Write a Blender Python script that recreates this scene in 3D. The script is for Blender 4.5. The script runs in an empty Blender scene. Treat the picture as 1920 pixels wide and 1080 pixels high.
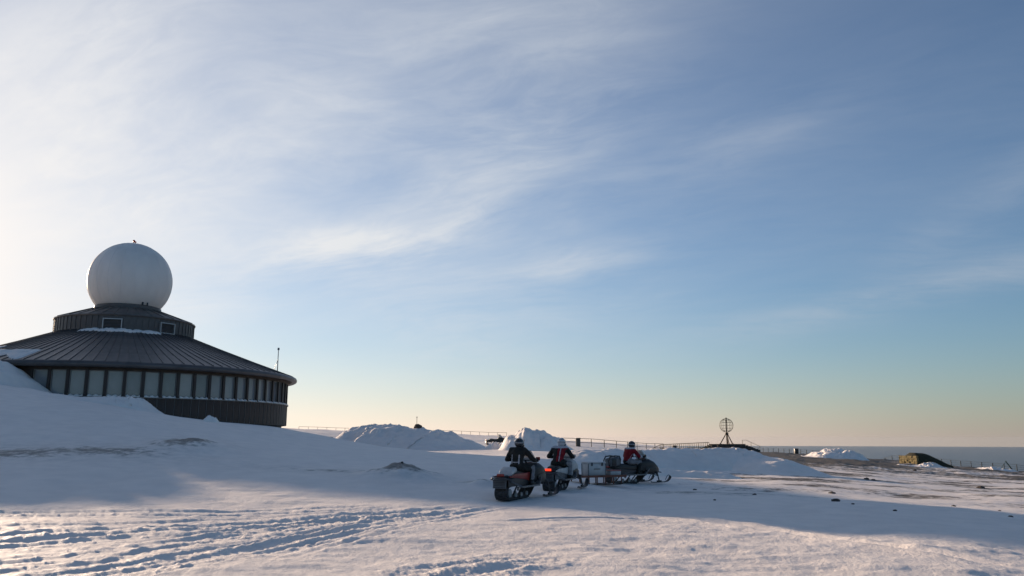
import bpy, bmesh, math, random
import numpy as np
from mathutils import Vector, Matrix
R = math.radians
sc = bpy.context.scene
col = sc.collection

# ------------------------------------------------------------------ camera, sky, sun, exposure
F = 1500.0                                   # focal length in pixels of a 1920 wide frame
TH = math.atan(281 / 1500)                   # upward tilt of the camera
CAMZ = 1.7
CT, ST = math.cos(TH), math.sin(TH)
cam_data = bpy.data.cameras.new('camera')
cam = bpy.data.objects.new('camera', cam_data)
col.objects.link(cam)
cam_data.sensor_width = 36
cam_data.lens = F / 1920 * 36
cam_data.clip_start = 0.2
cam_data.clip_end = 120000
cam.location = (0, 0, CAMZ)
cam.rotation_euler = (R(90) + TH, 0, 0)
sc.camera = cam

SUN_AZ, SUN_EL = R(-41.0), R(9.8)
SUN = (math.sin(SUN_AZ) * math.cos(SUN_EL), math.cos(SUN_AZ) * math.cos(SUN_EL), math.sin(SUN_EL))
SKY_STR = 0.062; SKY_DUST = .1; SKY_OZ = 2.0; SKY_TINT = (.58, .89, 1.17)
VEIL = (.50, .13)
WISPS = [(630, 468, 170, 44, 10, .85), (850, 430, 130, 34, 28, .28), (1090, 495, 130, 26, 8, .42), (1680, 555, 330, 30, 9, .5),
         (1380, 275, 200, 44, 16, .22), (170, 90, 230, 120, 40, .6), (60, 300, 200, 160, 20, .55), (430, 300, 330, 130, 30, .38), (1850, 380, 180, 40, 30, .2),
         (640, 150, 380, 150, 28, .30), (1000, 190, 300, 130, 28, .46), (900, 330, 260, 60, 24, .2), (980, 30, 200, 30, 10, .2)]
CLOUD_FAR = (3.4, 4.0, 4.9); CLOUD_NEAR = (7.6, 7.9, 8.1)
GLOW = (.85, .74); GLOWCOL = (9.7, 9.2, 8.8)
HAZE_H = 3.3; HAZE_A = .96; HAZE_FAR = (3.4, 2.95, 2.6); HAZE_NEAR = (12.2, 9.6, 8.1)


def pix_dir(px, py):
    u = (px - 960) / F
    v = (540 - py) / F
    return u, CT - v * ST, ST + v * CT


def azel(px, py):
    x, y, z = pix_dir(px, py)
    return math.atan2(x, y), math.atan2(z, math.hypot(x, y))


def make_sky(sc):
    w=bpy.data.worlds.new('World'); sc.world=w; w.use_nodes=True
    w.cycles.sampling_method='MANUAL'; w.cycles.sample_map_resolution=256
    nt=w.node_tree; nd=nt.nodes; lk=nt.links
    def val(sock,v):
        if hasattr(v,'links'): lk.new(v,sock)
        else: sock.default_value=v
    def M(op,a,b=0.0,c=None):
        n=nd.new('ShaderNodeMath'); n.operation=op; val(n.inputs[0],a); val(n.inputs[1],b)
        if c is not None: val(n.inputs[2],c)
        return n.outputs[0]
    def smooth(x,a,b,lo=0.0,hi=1.0):
        n=nd.new('ShaderNodeMapRange'); n.interpolation_type='SMOOTHSTEP'
        val(n.inputs[0],x); n.inputs[1].default_value=a; n.inputs[2].default_value=b; n.inputs[3].default_value=lo; n.inputs[4].default_value=hi
        return n.outputs[0]
    def mix(f,a,b,bt='MIX'):
        n=nd.new('ShaderNodeMix'); n.data_type='RGBA'; n.blend_type=bt; n.clamp_factor=True
        val(n.inputs[0],f)
        for s,v in ((n.inputs[6],a),(n.inputs[7],b)):
            if hasattr(v,'links'): lk.new(v,s)
            else: s.default_value=(*v,1)
        return n.outputs[2]
    def comb(x,y,z=0.0):
        n=nd.new('ShaderNodeCombineXYZ'); val(n.inputs[0],x); val(n.inputs[1],y); val(n.inputs[2],z); return n.outputs[0]
    def noise(vec,scale,det=5.0,rough=.55,dist=0.0):
        n=nd.new('ShaderNodeTexNoise'); lk.new(vec,n.inputs['Vector']); n.inputs['Scale'].default_value=scale
        n.inputs['Detail'].default_value=det; n.inputs['Roughness'].default_value=rough; n.inputs['Distortion'].default_value=dist
        return n.outputs[0]
    sky=nd.new('ShaderNodeTexSky'); sky.sky_type='NISHITA'; sky.sun_disc=False
    sky.sun_elevation=SUN_EL; sky.sun_rotation=SUN_AZ; sky.altitude=300
    sky.air_density=1.0; sky.dust_density=SKY_DUST; sky.ozone_density=SKY_OZ
    tc=nd.new('ShaderNodeTexCoord'); sep=nd.new('ShaderNodeSeparateXYZ'); lk.new(tc.outputs['Generated'],sep.inputs[0])
    X,Y,Z=sep.outputs
    dp=nd.new('ShaderNodeVectorMath'); dp.operation='DOT_PRODUCT'; lk.new(tc.outputs['Generated'],dp.inputs[0]); dp.inputs[1].default_value=SUN
    mu=dp.outputs['Value']
    ang=M('ARCCOSINE',M('MINIMUM',mu,0.99999))          # angle from the sun, radians
    el=M('ARCSINE',M('MAXIMUM',M('MINIMUM',Z,0.9999),-0.9999)); az=M('ARCTAN2',X,Y)
    near=smooth(ang,R(95),R(12))                         # 1 towards the sun
    col=mix(1.0,sky.outputs[0],SKY_TINT,'MULTIPLY')
    # high thin ice-cloud veil: a cloud sheet seen in perspective, streaked by the wind
    zz=M('ADD',M('MAXIMUM',Z,0.0),0.16)
    px=M('DIVIDE',X,zz); py=M('DIVIDE',Y,zz)
    a=R(-24)
    s=M('ADD',M('MULTIPLY',px,math.cos(a)),M('MULTIPLY',py,math.sin(a)))
    t=M('SUBTRACT',M('MULTIPLY',py,math.cos(a)),M('MULTIPLY',px,math.sin(a)))
    warp=noise(comb(px,py,3.0),0.7,2.0)
    t2=M('ADD',t,M('MULTIPLY',M('SUBTRACT',warp,0.5),0.75))
    broad=noise(comb(M('MULTIPLY',s,0.55),M('MULTIPLY',t2,0.8),1.0),0.8,4.0,.5)
    streak=noise(comb(M('MULTIPLY',s,0.8),M('MULTIPLY',t2,1.7),7.0),1.5,5.0,.58,.3)
    fine=noise(comb(M('MULTIPLY',s,1.4),M('MULTIPLY',t2,3.6),11.0),4.0,5.0,.68,.5)
    tex=M('ADD',M('MULTIPLY',smooth(streak,.30,.74),.75),M('MULTIPLY',smooth(fine,.28,.74),.35))
    veil=M('MULTIPLY',M('MULTIPLY',smooth(broad,.34,.70),M('ADD',M('MULTIPLY',tex,.75),.25)),M('ADD',M('MULTIPLY',smooth(ang,R(62),R(14)),VEIL[0]),VEIL[1]))
    # denser wisps of the same sheet, each at its own bearing and height
    for (wx,wy,ln,wd,rot,st) in WISPS:
        a0,e0=azel(wx,wy); da=M('SUBTRACT',az,a0); de=M('SUBTRACT',el,e0); c_,s_=math.cos(R(rot)),math.sin(R(rot))
        p=M('MULTIPLY',M('ADD',M('MULTIPLY',da,c_),M('MULTIPLY',de,s_)),F/ln); q=M('MULTIPLY',M('SUBTRACT',M('MULTIPLY',de,c_),M('MULTIPLY',da,s_)),F/wd)
        env=M('EXPONENT',M('MULTIPLY',M('ADD',M('MULTIPLY',p,p),M('MULTIPLY',q,q)),-1.0))
        veil=M('ADD',veil,M('MULTIPLY',M('MULTIPLY',env,M('ADD',M('MULTIPLY',tex,.85),.12)),st))
    veil=M('MULTIPLY',veil,smooth(el,R(1.0),R(9),.15,1.0))
    veil=M('MINIMUM',veil,.92)
    ccol=mix(near,CLOUD_FAR,CLOUD_NEAR)
    col=mix(veil,col,ccol)
    # milky scattering of the thin haze round the sun
    glow=M('ADD',M('MULTIPLY',M('EXPONENT',M('DIVIDE',ang,-R(9))),GLOW[0]),M('MULTIPLY',M('EXPONENT',M('DIVIDE',ang,-R(26))),GLOW[1]))
    col=mix(M('MINIMUM',glow,.9),col,GLOWCOL)
    # low warm haze over the sea
    hz=M('EXPONENT',M('DIVIDE',M('MAXIMUM',el,0.0),-R(HAZE_H)))
    hcol=mix(smooth(ang,R(84),R(14)),HAZE_FAR,HAZE_NEAR)
    col=mix(M('MULTIPLY',hz,HAZE_A),col,hcol)
    bg=nd['Background']; bg.inputs[1].default_value=SKY_STR; lk.new(col,bg.inputs[0])

make_sky(sc)
sun_data = bpy.data.lights.new('sun', 'SUN')
sun_data.energy = 4.7
sun_data.angle = R(0.8)
sun_data.color = (1.0, .76, .55)
sun = bpy.data.objects.new('sun', sun_data)
col.objects.link(sun)
sun.rotation_euler = Vector(SUN).to_track_quat('Z', 'Y').to_euler()
sun.location = (-40, 50, 30)
vs = sc.view_settings
vs.view_transform = 'Standard'
vs.look = 'None'
vs.exposure = 0.75
vs.gamma = 1.0
vs.use_curve_mapping = False
sc.cycles.use_denoising = True
sc.cycles.max_bounces = 6
sc.cycles.sample_clamp_indirect = 6.0


# ------------------------------------------------------------------ helpers
def at(px, py, Y):
    """the point at depth Y that a ray through that spot of the photograph meets"""
    x, y, z = pix_dir(px, py)
    return Vector((x / y * Y, Y, CAMZ + z / y * Y))


def on_flat(px, py, z=0.0):
    x, y, zz = pix_dir(px, py)
    Y = (z - CAMZ) / (zz / y)
    return Vector((x / y * Y, Y, z))


def _hash(ix, iy, seed):
    h = (ix.astype(np.int64) * 374761393 + iy.astype(np.int64) * 668265263 + seed * 1442695041) & 0xFFFFFFFF
    h = ((h ^ (h >> 13)) * 1274126177) & 0xFFFFFFFF
    h = ((h ^ (h >> 16)) * 2246822519) & 0xFFFFFFFF
    return h ^ (h >> 15)


def pnoise(x, y, seed=0):
    x = np.asarray(x, float); y = np.asarray(y, float)
    x0 = np.floor(x); y0 = np.floor(y); fx = x - x0; fy = y - y0
    def g(ix, iy, dx, dy):
        a = _hash(ix, iy, seed) / 4294967296.0 * 2 * np.pi
        return np.cos(a) * dx + np.sin(a) * dy
    u = fx * fx * fx * (fx * (fx * 6 - 15) + 10); v = fy * fy * fy * (fy * (fy * 6 - 15) + 10)
    n00 = g(x0, y0, fx, fy); n10 = g(x0 + 1, y0, fx - 1, fy); n01 = g(x0, y0 + 1, fx, fy - 1); n11 = g(x0 + 1, y0 + 1, fx - 1, fy - 1)
    return ((n00 * (1 - u) + n10 * u) * (1 - v) + (n01 * (1 - u) + n11 * u) * v) * 1.5


def fbm(x, y, octv=4, seed=0, gain=.5):
    s = 0.0; a = 1.0; f = 1.0
    for i in range(octv):
        s = s + a * pnoise(x * f, y * f, seed + i * 17); a *= gain; f *= 2.03
    return s


def worley(x, y, seed=0):
    x = np.asarray(x, float); y = np.asarray(y, float)
    ix = np.floor(x); iy = np.floor(y); best = np.full(x.shape, 9.0); val = np.zeros(x.shape)
    for dx in (-1, 0, 1):
        for dy in (-1, 0, 1):
            h = _hash(ix + dx, iy + dy, seed)
            cx = ix + dx + (h & 1023) / 1023.0; cy = iy + dy + ((h >> 10) & 1023) / 1023.0
            d = np.hypot(x - cx, y - cy); m = d < best
            best = np.where(m, d, best); val = np.where(m, ((h >> 20) & 255) / 255.0, val)
    return best, val


def sstep(x, a, b):
    t = np.clip((x - a) / (b - a), 0, 1)
    return t * t * (3 - 2 * t)


def poly_dist(x, y, pts):
    """distance, signed side and position along a polyline"""
    best = np.full(np.shape(x), 1e9); side = np.zeros(np.shape(x)); along = np.zeros(np.shape(x)); L = 0.0
    for (ax, ay), (bx, by) in zip(pts[:-1], pts[1:]):
        dx, dy = bx - ax, by - ay; l = math.hypot(dx, dy)
        t = np.clip(((x - ax) * dx + (y - ay) * dy) / (l * l), 0, 1)
        qx, qy = x - ax - t * dx, y - ay - t * dy
        d = np.hypot(qx, qy); m = d < best
        best = np.where(m, d, best); side = np.where(m, np.sign(dx * qy - dy * qx), side); along = np.where(m, L + t * l, along); L += l
    return best, side, along, L


class MB:
    """collects pieces of one mesh"""
    def __init__(s):
        s.v = []; s.f = []; s.mi = []

    def add(s, vs_, fs, mi=0):
        o = len(s.v)
        s.v += [tuple(p) for p in vs_]
        s.f += [tuple(i + o for i in f) for f in fs]
        s.mi += [mi] * len(fs)
        return s

    def box(s, c, size, rot=None, mi=0, bev=0.0):
        c = Vector(c); hx, hy, hz = size[0] / 2, size[1] / 2, size[2] / 2
        if bev <= 0:
            p = [Vector((x * hx, y * hy, z * hz)) for z in (-1, 1) for y in (-1, 1) for x in (-1, 1)]
            f = [(0, 2, 3, 1), (4, 5, 7, 6), (0, 1, 5, 4), (2, 6, 7, 3), (0, 4, 6, 2), (1, 3, 7, 5)]
        else:
            bm = bmesh.new(); bmesh.ops.create_cube(bm, size=1.0, matrix=Matrix.Diagonal((2 * hx, 2 * hy, 2 * hz, 1)))
            bmesh.ops.bevel(bm, geom=list(bm.edges), offset=bev, segments=2, affect='EDGES', profile=.5)
            bm.verts.index_update(); p = [v.co.copy() for v in bm.verts]; f = [tuple(v.index for v in q.verts) for q in bm.faces]; bm.free()
        if rot is not None:
            p = [rot @ q for q in p]
        return s.add([q + c for q in p], f, mi)

    def tube(s, p0, p1, r0, r1=None, n=8, mi=0, caps=True):
        p0 = Vector(p0); p1 = Vector(p1); r1 = r0 if r1 is None else r1
        d = (p1 - p0)
        q = d.to_track_quat('Z', 'Y').to_matrix() if d.length > 1e-9 else Matrix.Identity(3)
        vs_ = []
        for p, r in ((p0, r0), (p1, r1)):
            for i in range(n):
                a = 2 * math.pi * i / n
                vs_.append(p + q @ Vector((r * math.cos(a), r * math.sin(a), 0)))
        f = [(i, (i + 1) % n, n + (i + 1) % n, n + i) for i in range(n)]
        if caps:
            f += [tuple(range(n))[::-1], tuple(range(n, 2 * n))]
        return s.add(vs_, f, mi)

    def path(s, pts, r, n=6, mi=0, closed=False):
        pts = [Vector(p) for p in pts]; m = len(pts); rings = []
        ref = Vector((0, 0, 1)); vs_ = []
        for i, p in enumerate(pts):
            a = pts[(i - 1) % m] if (closed or i > 0) else p; b = pts[(i + 1) % m] if (closed or i < m - 1) else p
            t = (b - a).normalized()
            u = t.cross(ref)
            if u.length < .05: u = t.cross(Vector((1, 0, 0)))
            u.normalize(); w = u.cross(t); rr = r[i] if isinstance(r, (list, tuple)) else r
            for k in range(n):
                an = 2 * math.pi * k / n
                vs_.append(p + u * rr * math.cos(an) + w * rr * math.sin(an))
        f = []
        for i in range(m if closed else m - 1):
            j = (i + 1) % m
            for k in range(n):
                f.append((i * n + k, i * n + (k + 1) % n, j * n + (k + 1) % n, j * n + k))
        if not closed:
            f += [tuple(range(n))[::-1], tuple(range((m - 1) * n, m * n))]
        return s.add(vs_, f, mi)

    def loft(s, rings, mi=0, caps=True, closed=True):
        n = len(rings[0]); vs_ = [p for r in rings for p in r]; f = []
        for i in range(len(rings) - 1):
            for k in range(n if closed else n - 1):
                f.append((i * n + k, i * n + (k + 1) % n, (i + 1) * n + (k + 1) % n, (i + 1) * n + k))
        if caps:
            f += [tuple(range(n))[::-1], tuple(range((len(rings) - 1) * n, len(rings) * n))]
        return s.add(vs_, f, mi)

    def lathe(s, prof, n=64, a0=0.0, a1=2 * math.pi, mi=0, c=(0, 0, 0)):
        full = abs(a1 - a0 - 2 * math.pi) < 1e-6; m = n if full else n + 1; vs_ = []
        for i in range(m):
            a = a0 + (a1 - a0) * i / n
            for (r, z) in prof:
                vs_.append((c[0] + r * math.sin(a), c[1] - r * math.cos(a), c[2] + z))
        k = len(prof); f = []
        for i in range(n):
            j = (i + 1) % m
            for q in range(k - 1):
                f.append((i * k + q, j * k + q, j * k + q + 1, i * k + q + 1))
        return s.add(vs_, f, mi)

    def ball(s, c, r, n=12, m=8, mi=0, sq=(1, 1, 1), rot=None):
        vs_ = []; c = Vector(c)
        for i in range(m + 1):
            t = math.pi * i / m
            for k in range(n):
                a = 2 * math.pi * k / n
                p = Vector((r * sq[0] * math.sin(t) * math.cos(a), r * sq[1] * math.sin(t) * math.sin(a), r * sq[2] * math.cos(t)))
                vs_.append(c + (rot @ p if rot is not None else p))
        f = [(i * n + k, (i + 1) * n + k, (i + 1) * n + (k + 1) % n, i * n + (k + 1) % n) for i in range(m) for k in range(n)]
        return s.add(vs_, f, mi)

    def mesh(s, name, mats, smooth=False):
        me = bpy.data.meshes.new(name); me.from_pydata(s.v, [], s.f); me.validate(); me.update()
        bm = bmesh.new(); bm.from_mesh(me); bmesh.ops.remove_doubles(bm, verts=bm.verts, dist=1e-6)
        bmesh.ops.recalc_face_normals(bm, faces=bm.faces); bm.to_mesh(me); bm.free()
        for m in (mats if isinstance(mats, (list, tuple)) else [mats]):
            me.materials.append(m)
        if len(s.mi) == len(me.polygons) and max(s.mi, default=0) > 0:
            me.polygons.foreach_set('material_index', s.mi)
        if smooth is True:
            me.polygons.foreach_set('use_smooth', [True] * len(me.polygons))
        elif smooth:
            me.polygons.foreach_set('use_smooth', [True] * len(me.polygons)); me.set_sharp_from_angle(angle=R(smooth))
        return me

    def build(s, name, mats, parent=None, smooth=False):
        return link(name, s.mesh(name, mats, smooth), parent)


def link(name, me, parent=None, loc=None, rz=None):
    o = bpy.data.objects.new(name, me); col.objects.link(o)
    if parent is not None: o.parent = parent
    if loc is not None: o.location = loc
    if rz is not None: o.rotation_euler = (0, 0, rz)
    return o


def tag(o, label=None, cat=None, group=None, kind=None):
    for k, v in (('label', label), ('category', cat), ('group', group), ('kind', kind)):
        if v: o[k] = v
    return o


def thing(name, label, cat, loc=(0, 0, 0), rz=0.0, group=None):
    o = bpy.data.objects.new(name, None); o.empty_display_size = .2; col.objects.link(o)
    o.location = loc; o.rotation_euler = (0, 0, rz)
    return tag(o, label, cat, group)


# ------------------------------------------------------------------ materials
def material(name, base, rough=.6, metal=0.0, spec=.4, var=0.0, vscale=4.0, base2=None, bump=0.0, bscale=20.0, stretch=(1, 1, 1), emit=None, alpha=1.0, coat=0.0, trans=0.0):
    m = bpy.data.materials.new(name); m.use_nodes = True; nt = m.node_tree; nd = nt.nodes; b = nd['Principled BSDF']
    b.inputs['Base Color'].default_value = (*base, 1); b.inputs['Roughness'].default_value = rough; b.inputs['Metallic'].default_value = metal
    b.inputs['Specular IOR Level'].default_value = spec; b.inputs['Coat Weight'].default_value = coat; b.inputs['Alpha'].default_value = alpha
    b.inputs['Transmission Weight'].default_value = trans
    if emit:
        b.inputs['Emission Color'].default_value = (*emit[:3], 1); b.inputs['Emission Strength'].default_value = emit[3]
    if var or bump:
        tc = nd.new('ShaderNodeTexCoord'); mp = nd.new('ShaderNodeMapping'); nt.links.new(tc.outputs['Object'], mp.inputs[0]); mp.inputs['Scale'].default_value = stretch
    if var:
        n = nd.new('ShaderNodeTexNoise'); n.inputs['Scale'].default_value = vscale; n.inputs['Detail'].default_value = 5; nt.links.new(mp.outputs[0], n.inputs['Vector'])
        r = nd.new('ShaderNodeMapRange'); r.inputs[1].default_value = .3; r.inputs[2].default_value = .7; nt.links.new(n.outputs[0], r.inputs[0])
        x = nd.new('ShaderNodeMix'); x.data_type = 'RGBA'; nt.links.new(r.outputs[0], x.inputs[0])
        b2 = base2 or tuple(c * (1 - var) for c in base)
        x.inputs[6].default_value = (*base, 1); x.inputs[7].default_value = (*b2, 1); nt.links.new(x.outputs[2], b.inputs['Base Color'])
        rr = nd.new('ShaderNodeMapRange'); rr.inputs[3].default_value = max(.05, rough - .1); rr.inputs[4].default_value = min(1, rough + .12); nt.links.new(n.outputs[0], rr.inputs[0]); nt.links.new(rr.outputs[0], b.inputs['Roughness'])
    if bump:
        n2 = nd.new('ShaderNodeTexNoise'); n2.inputs['Scale'].default_value = bscale; n2.inputs['Detail'].default_value = 6; nt.links.new(mp.outputs[0], n2.inputs['Vector'])
        bp = nd.new('ShaderNodeBump'); bp.inputs['Strength'].default_value = bump; bp.inputs['Distance'].default_value = .03; nt.links.new(n2.outputs[0], bp.inputs['Height']); nt.links.new(bp.outputs[0], b.inputs['Normal'])
    return m


def snow_material(name, dirt=True):
    m = bpy.data.materials.new(name); m.use_nodes = True; nt = m.node_tree; nd = nt.nodes; lk = nt.links; b = nd['Principled BSDF']
    b.inputs['Roughness'].default_value = .62; b.inputs['Specular IOR Level'].default_value = .10
    g = nd.new('ShaderNodeNewGeometry')
    def noise(scale, det=4, rough=.55):
        n = nd.new('ShaderNodeTexNoise'); n.inputs['Scale'].default_value = scale; n.inputs['Detail'].default_value = det; n.inputs['Roughness'].default_value = rough
        lk.new(g.outputs['Position'], n.inputs['Vector']); return n.outputs[0]
    def rng(x, a, b_, lo=0., hi=1.):
        n = nd.new('ShaderNodeMapRange'); n.interpolation_type = 'SMOOTHSTEP'; lk.new(x, n.inputs[0])
        for i, v in enumerate((a, b_, lo, hi)): n.inputs[i + 1].default_value = v
        return n.outputs[0]
    def mix(f, a, b_):
        n = nd.new('ShaderNodeMix'); n.data_type = 'RGBA'; lk.new(f, n.inputs[0])
        for s_, v in ((n.inputs[6], a), (n.inputs[7], b_)):
            if isinstance(v, tuple): s_.default_value = (*v, 1)
            else: lk.new(v, s_)
        return n.outputs[2]
    def M(op, a, b_):
        n = nd.new('ShaderNodeMath'); n.operation = op
        for s_, v in ((n.inputs[0], a), (n.inputs[1], b_)):
            if isinstance(v, (int, float)): s_.default_value = v
            else: lk.new(v, s_)
        return n.outputs[0]
    med = noise(1.3, 5); fine = noise(14, 6, .65)
    c = mix(rng(med, .3, .7), (.93, .85, .785), (.85, .78, .725))
    if dirt:
        at_ = nd.new('ShaderNodeAttribute'); at_.attribute_name = 'dirt'
        blot = noise(2.6, 7, .68)
        d = M('ADD', at_.outputs['Fac'], M('MULTIPLY', M('SUBTRACT', blot, .5), 1.5))
        f = M('MULTIPLY', rng(d, .22, .62), rng(at_.outputs['Fac'], .02, .2))
        dc = mix(rng(fine, .35, .65), (.17, .145, .115), (.085, .07, .055))
        c = mix(f, c, dc)
        ic = nd.new('ShaderNodeAttribute'); ic.attribute_name = 'ice'
        c = mix(M('MULTIPLY', ic.outputs['Fac'], rng(blot, .3, .75)), c, (.45, .44, .42))
    lk.new(c, b.inputs['Base Color'])
    cl = noise(30, 5, .7)
    hgt = M('ADD', M('MULTIPLY', fine, .05), M('MULTIPLY', cl, .02))
    bp = nd.new('ShaderNodeBump'); bp.inputs['Strength'].default_value = .55; bp.inputs['Distance'].default_value = 1.0
    lk.new(hgt, bp.inputs['Height']); lk.new(bp.outputs[0], b.inputs['Normal'])
    return m


MAT = {}
MAT['snow'] = snow_material('snow')
MAT['snow_heap'] = snow_material('snow_heap', False)
MAT['roof'] = material('dark_sheet_metal', (.10, .088, .085), .42, .0, .5, .35, 1.2, bump=.15, bscale=6)
MAT['roof2'] = material('dark_sheet_metal_drum', (.09, .084, .08), .45, .0, .5, .3, 2.0)
MAT['clad'] = material('brown_cladding', (.062, .042, .034), .55, 0, .35, .4, 2.5, stretch=(1, 1, .3))
MAT['clad_edge'] = material('cladding_seam', (.13, .115, .105), .5, 0, .4)
MAT['mullion'] = material('dark_mullion', (.035, .024, .02), .5)
MAT['frame'] = material('pale_window_frame', (.20, .185, .17), .45)
MAT['soffit'] = material('brown_soffit', (.06, .043, .03), .6, 0, .3, .3, 3)
MAT['glass'] = material('window_glass', (.27, .27, .275), .07, 0, .6, .5, .35, base2=(.17, .17, .175))
MAT['wheel'] = material('grey_wheel', (.30, .30, .30), .5, 0, .4, .4, 9)
for _k, (_c, _d) in enumerate((((.27, .27, .275), (.17, .17, .175)), ((.22, .225, .235), (.12, .122, .13)), ((.31, .305, .30), (.22, .22, .22)), ((.19, .20, .205), (.10, .105, .11)))):
    MAT['glass%d' % _k] = material('window_glass_%d' % _k, _c, .06, 0, .65, .5, .5, base2=_d)
MAT['louvre'] = material('louvre_metal', (.16, .165, .17), .45, .3)
MAT['steel'] = material('galvanised_frame', (.36, .36, .36), .4, .5)
MAT['radome'] = material('white_radome', (.84, .79, .73), .5, 0, .35, .12, 1.1, stretch=(1, 1, .35))
MAT['red_lamp'] = material('red_lamp', (.5, .03, .02), .3)
MAT['black'] = material('black_plastic', (.016, .016, .018), .42, 0, .5, .3, 9)
MAT['rubber'] = material('black_rubber', (.02, .02, .02), .75, 0, .3, .4, 14, base2=(.07, .07, .075))
MAT['dark_metal'] = material('dark_metal', (.06, .06, .065), .45, .4)
MAT['grey_metal'] = material('scuffed_aluminium', (.17, .17, .18), .45, .4, .5, .4, 6)
MAT['white_plastic'] = material('white_plastic', (.52, .51, .50), .45, 0, .4, .25, 6)
MAT['red_paint'] = material('red_paint', (.30, .025, .02), .35, 0, .5, .25, 6)
MAT['brake'] = material('brake_light', (.5, .03, .01), .3, emit=(1.0, .06, .02, .8))
MAT['flap'] = material('snow_flap', (.12, .125, .135), .5, 0, .4, .3, 7)
MAT['screen'] = material('windscreen_plastic', (.40, .43, .42), .15, 0, .5, alpha=.55)
MAT['jacket_black'] = material('black_jacket', (.013, .014, .014), .8, 0, .2, .5, 10, base2=(.03, .03, .028))
MAT['jacket_red'] = material('red_jacket', (.26, .012, .02), .75, 0, .2, .35, 10)
MAT['cloth_white'] = material('white_cloth', (.50, .48, .50), .8, 0, .2, .25, 10)
MAT['cloth_grey'] = material('grey_trousers', (.25, .24, .25), .8, 0, .2, .35, 9)
MAT['skin'] = material('skin', (.45, .27, .2), .6)
MAT['helmet_dark'] = material('dark_helmet', (.022, .022, .025), .25, 0, .5, coat=.4)
MAT['helmet_white'] = material('white_helmet', (.55, .54, .55), .3, 0, .5, coat=.4)
MAT['visor'] = material('dark_visor', (.012, .013, .018), .08, 0, .6)
MAT['sled_wood'] = material('reddish_sled_wood', (.20, .075, .05), .6, 0, .3, .4, 5, stretch=(6, 1, 1), bump=.2)
MAT['box_metal'] = material('aluminium_box', (.50, .49, .48), .5, .1, .5, .2, 4)
MAT['iron'] = material('rusty_iron', (.055, .037, .025), .65, .2, .4, .5, 3)
MAT['ring'] = material('weathered_ring_steel', (.19, .17, .13), .55, .2, .4, .3, 3)
MAT['concrete'] = material('dark_concrete', (.09, .085, .08), .8, 0, .3, .4, 2, bump=.4)
MAT['fence'] = material('weathered_fence_steel', (.13, .12, .095), .6, .2, .4, .3, 3)
MAT['fence_dark'] = material('dark_fence_post', (.05, .055, .05), .65, 0, .3, .3, 5)
MAT['timber'] = material('pale_timber', (.26, .21, .12), .75, 0, .3, .4, 3, stretch=(4, 4, 1))
MAT['stone'] = material('yellow_stone', (.30, .235, .115), .85, 0, .2, .6, 2.5, base2=(.15, .12, .06), bump=.6, bscale=9)  # yellow-brown stone tone with darker noise mottling
MAT['turf'] = material('dark_turf', (.06, .055, .035), .9, 0, .2, .5, 5, bump=.6, bscale=8)
MAT['rock'] = material('dark_rock', (.10, .085, .075), .85, 0, .3, .5, 6, bump=.6, bscale=12)
MAT['green'] = material('green_painted_post', (.04, .075, .055), .6)


# ------------------------------------------------------------------ the ground
CTRL = [
    # left slope up to the hall
    (-250, 1010, 15), (-250, 935, 20.5), (-250, 850, 29), (-250, 770, 37), (-250, 705, 46), (-250, 690, 60),
    (0, 935, 20.8), (0, 895, 24.5), (0, 850, 29.5), (0, 800, 35.5), (0, 760, 41), (0, 726, 47), (0, 722, 56),
    (150, 938, 20.8), (150, 850, 30), (150, 790, 39), (150, 752, 47), (150, 748, 53),
    (300, 940, 20.8), (300, 905, 24.5), (300, 850, 31.5), (300, 800, 40.5), (300, 772, 47.5), (300, 778, 54),
    (420, 942, 21), (420, 850, 33), (420, 806, 43), (420, 791, 50), (420, 797, 57),
    (540, 944, 21), (540, 900, 26), (540, 860, 33), (540, 825, 44), (540, 806, 56), (540, 803, 66), (520, 806, 80),
    (640, 945, 21.2), (640, 890, 28), (640, 850, 38), (640, 826, 50), (640, 836, 74), (640, 832, 92), (640, 808, 170),
    (760, 946, 21.4), (760, 905, 26.5), (760, 860, 38), (760, 842, 49), (760, 849, 72), (760, 838, 95), (760, 812, 200),
    (880, 940, 22.4), (880, 905, 27.5), (880, 870, 36), (880, 854, 47), (880, 856, 66), (880, 840, 92), (880, 816, 210),
    (945, 939, 22.8), (960, 905, 28.5), (960, 870, 40), (960, 848, 70), (960, 832, 120), (960, 818, 230),
    (1040, 924, 26), (1060, 890, 34), (1060, 862, 52), (1060, 845, 85), (1060, 833, 118), (1060, 828, 220),
    (1190, 911, 32.2), (1200, 885, 44), (1200, 866, 62), (1200, 852, 100), (1200, 843, 150), (1200, 838, 240),
    (1330, 905, 35), (1330, 880, 52), (1330, 866, 75), (1330, 850, 140), (1340, 843, 200),
    (1460, 900, 38), (1460, 880, 57), (1460, 866, 85), (1460, 855, 140), (1460, 850, 215),
    (1600, 905, 41), (1600, 885, 60), (1600, 868, 100), (1600, 859, 160), (1600, 857, 195),
    (1740, 930, 33), (1740, 900, 55), (1740, 882, 90), (1740, 871, 140), (1740, 869, 172),
    (1900, 940, 31), (1900, 905, 60), (1900, 890, 100), (1900, 884, 140), (1900, 884, 152),
    (2150, 950, 32), (2150, 910, 64), (2150, 897, 130),
    # foreground
    (-100, 1080, 10.6), (400, 1080, 10.6), (960, 1080, 10.5), (1500, 1080, 10.6), (1950, 1080, 10.75),
    (300, 1010, 14.2), (700, 1010, 14.2), (1000, 1010, 14.3), (1400, 1010, 14.4), (1900, 1005, 15.4), (1500, 960, 20.5), (1250, 960, 19.8), (1800, 965, 21.5),
    (1000, 965, 18.9), (600, 975, 17.4), (0, 980, 16.8),
]
_cp = np.array([tuple(at(*c)) for c in CTRL])
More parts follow.
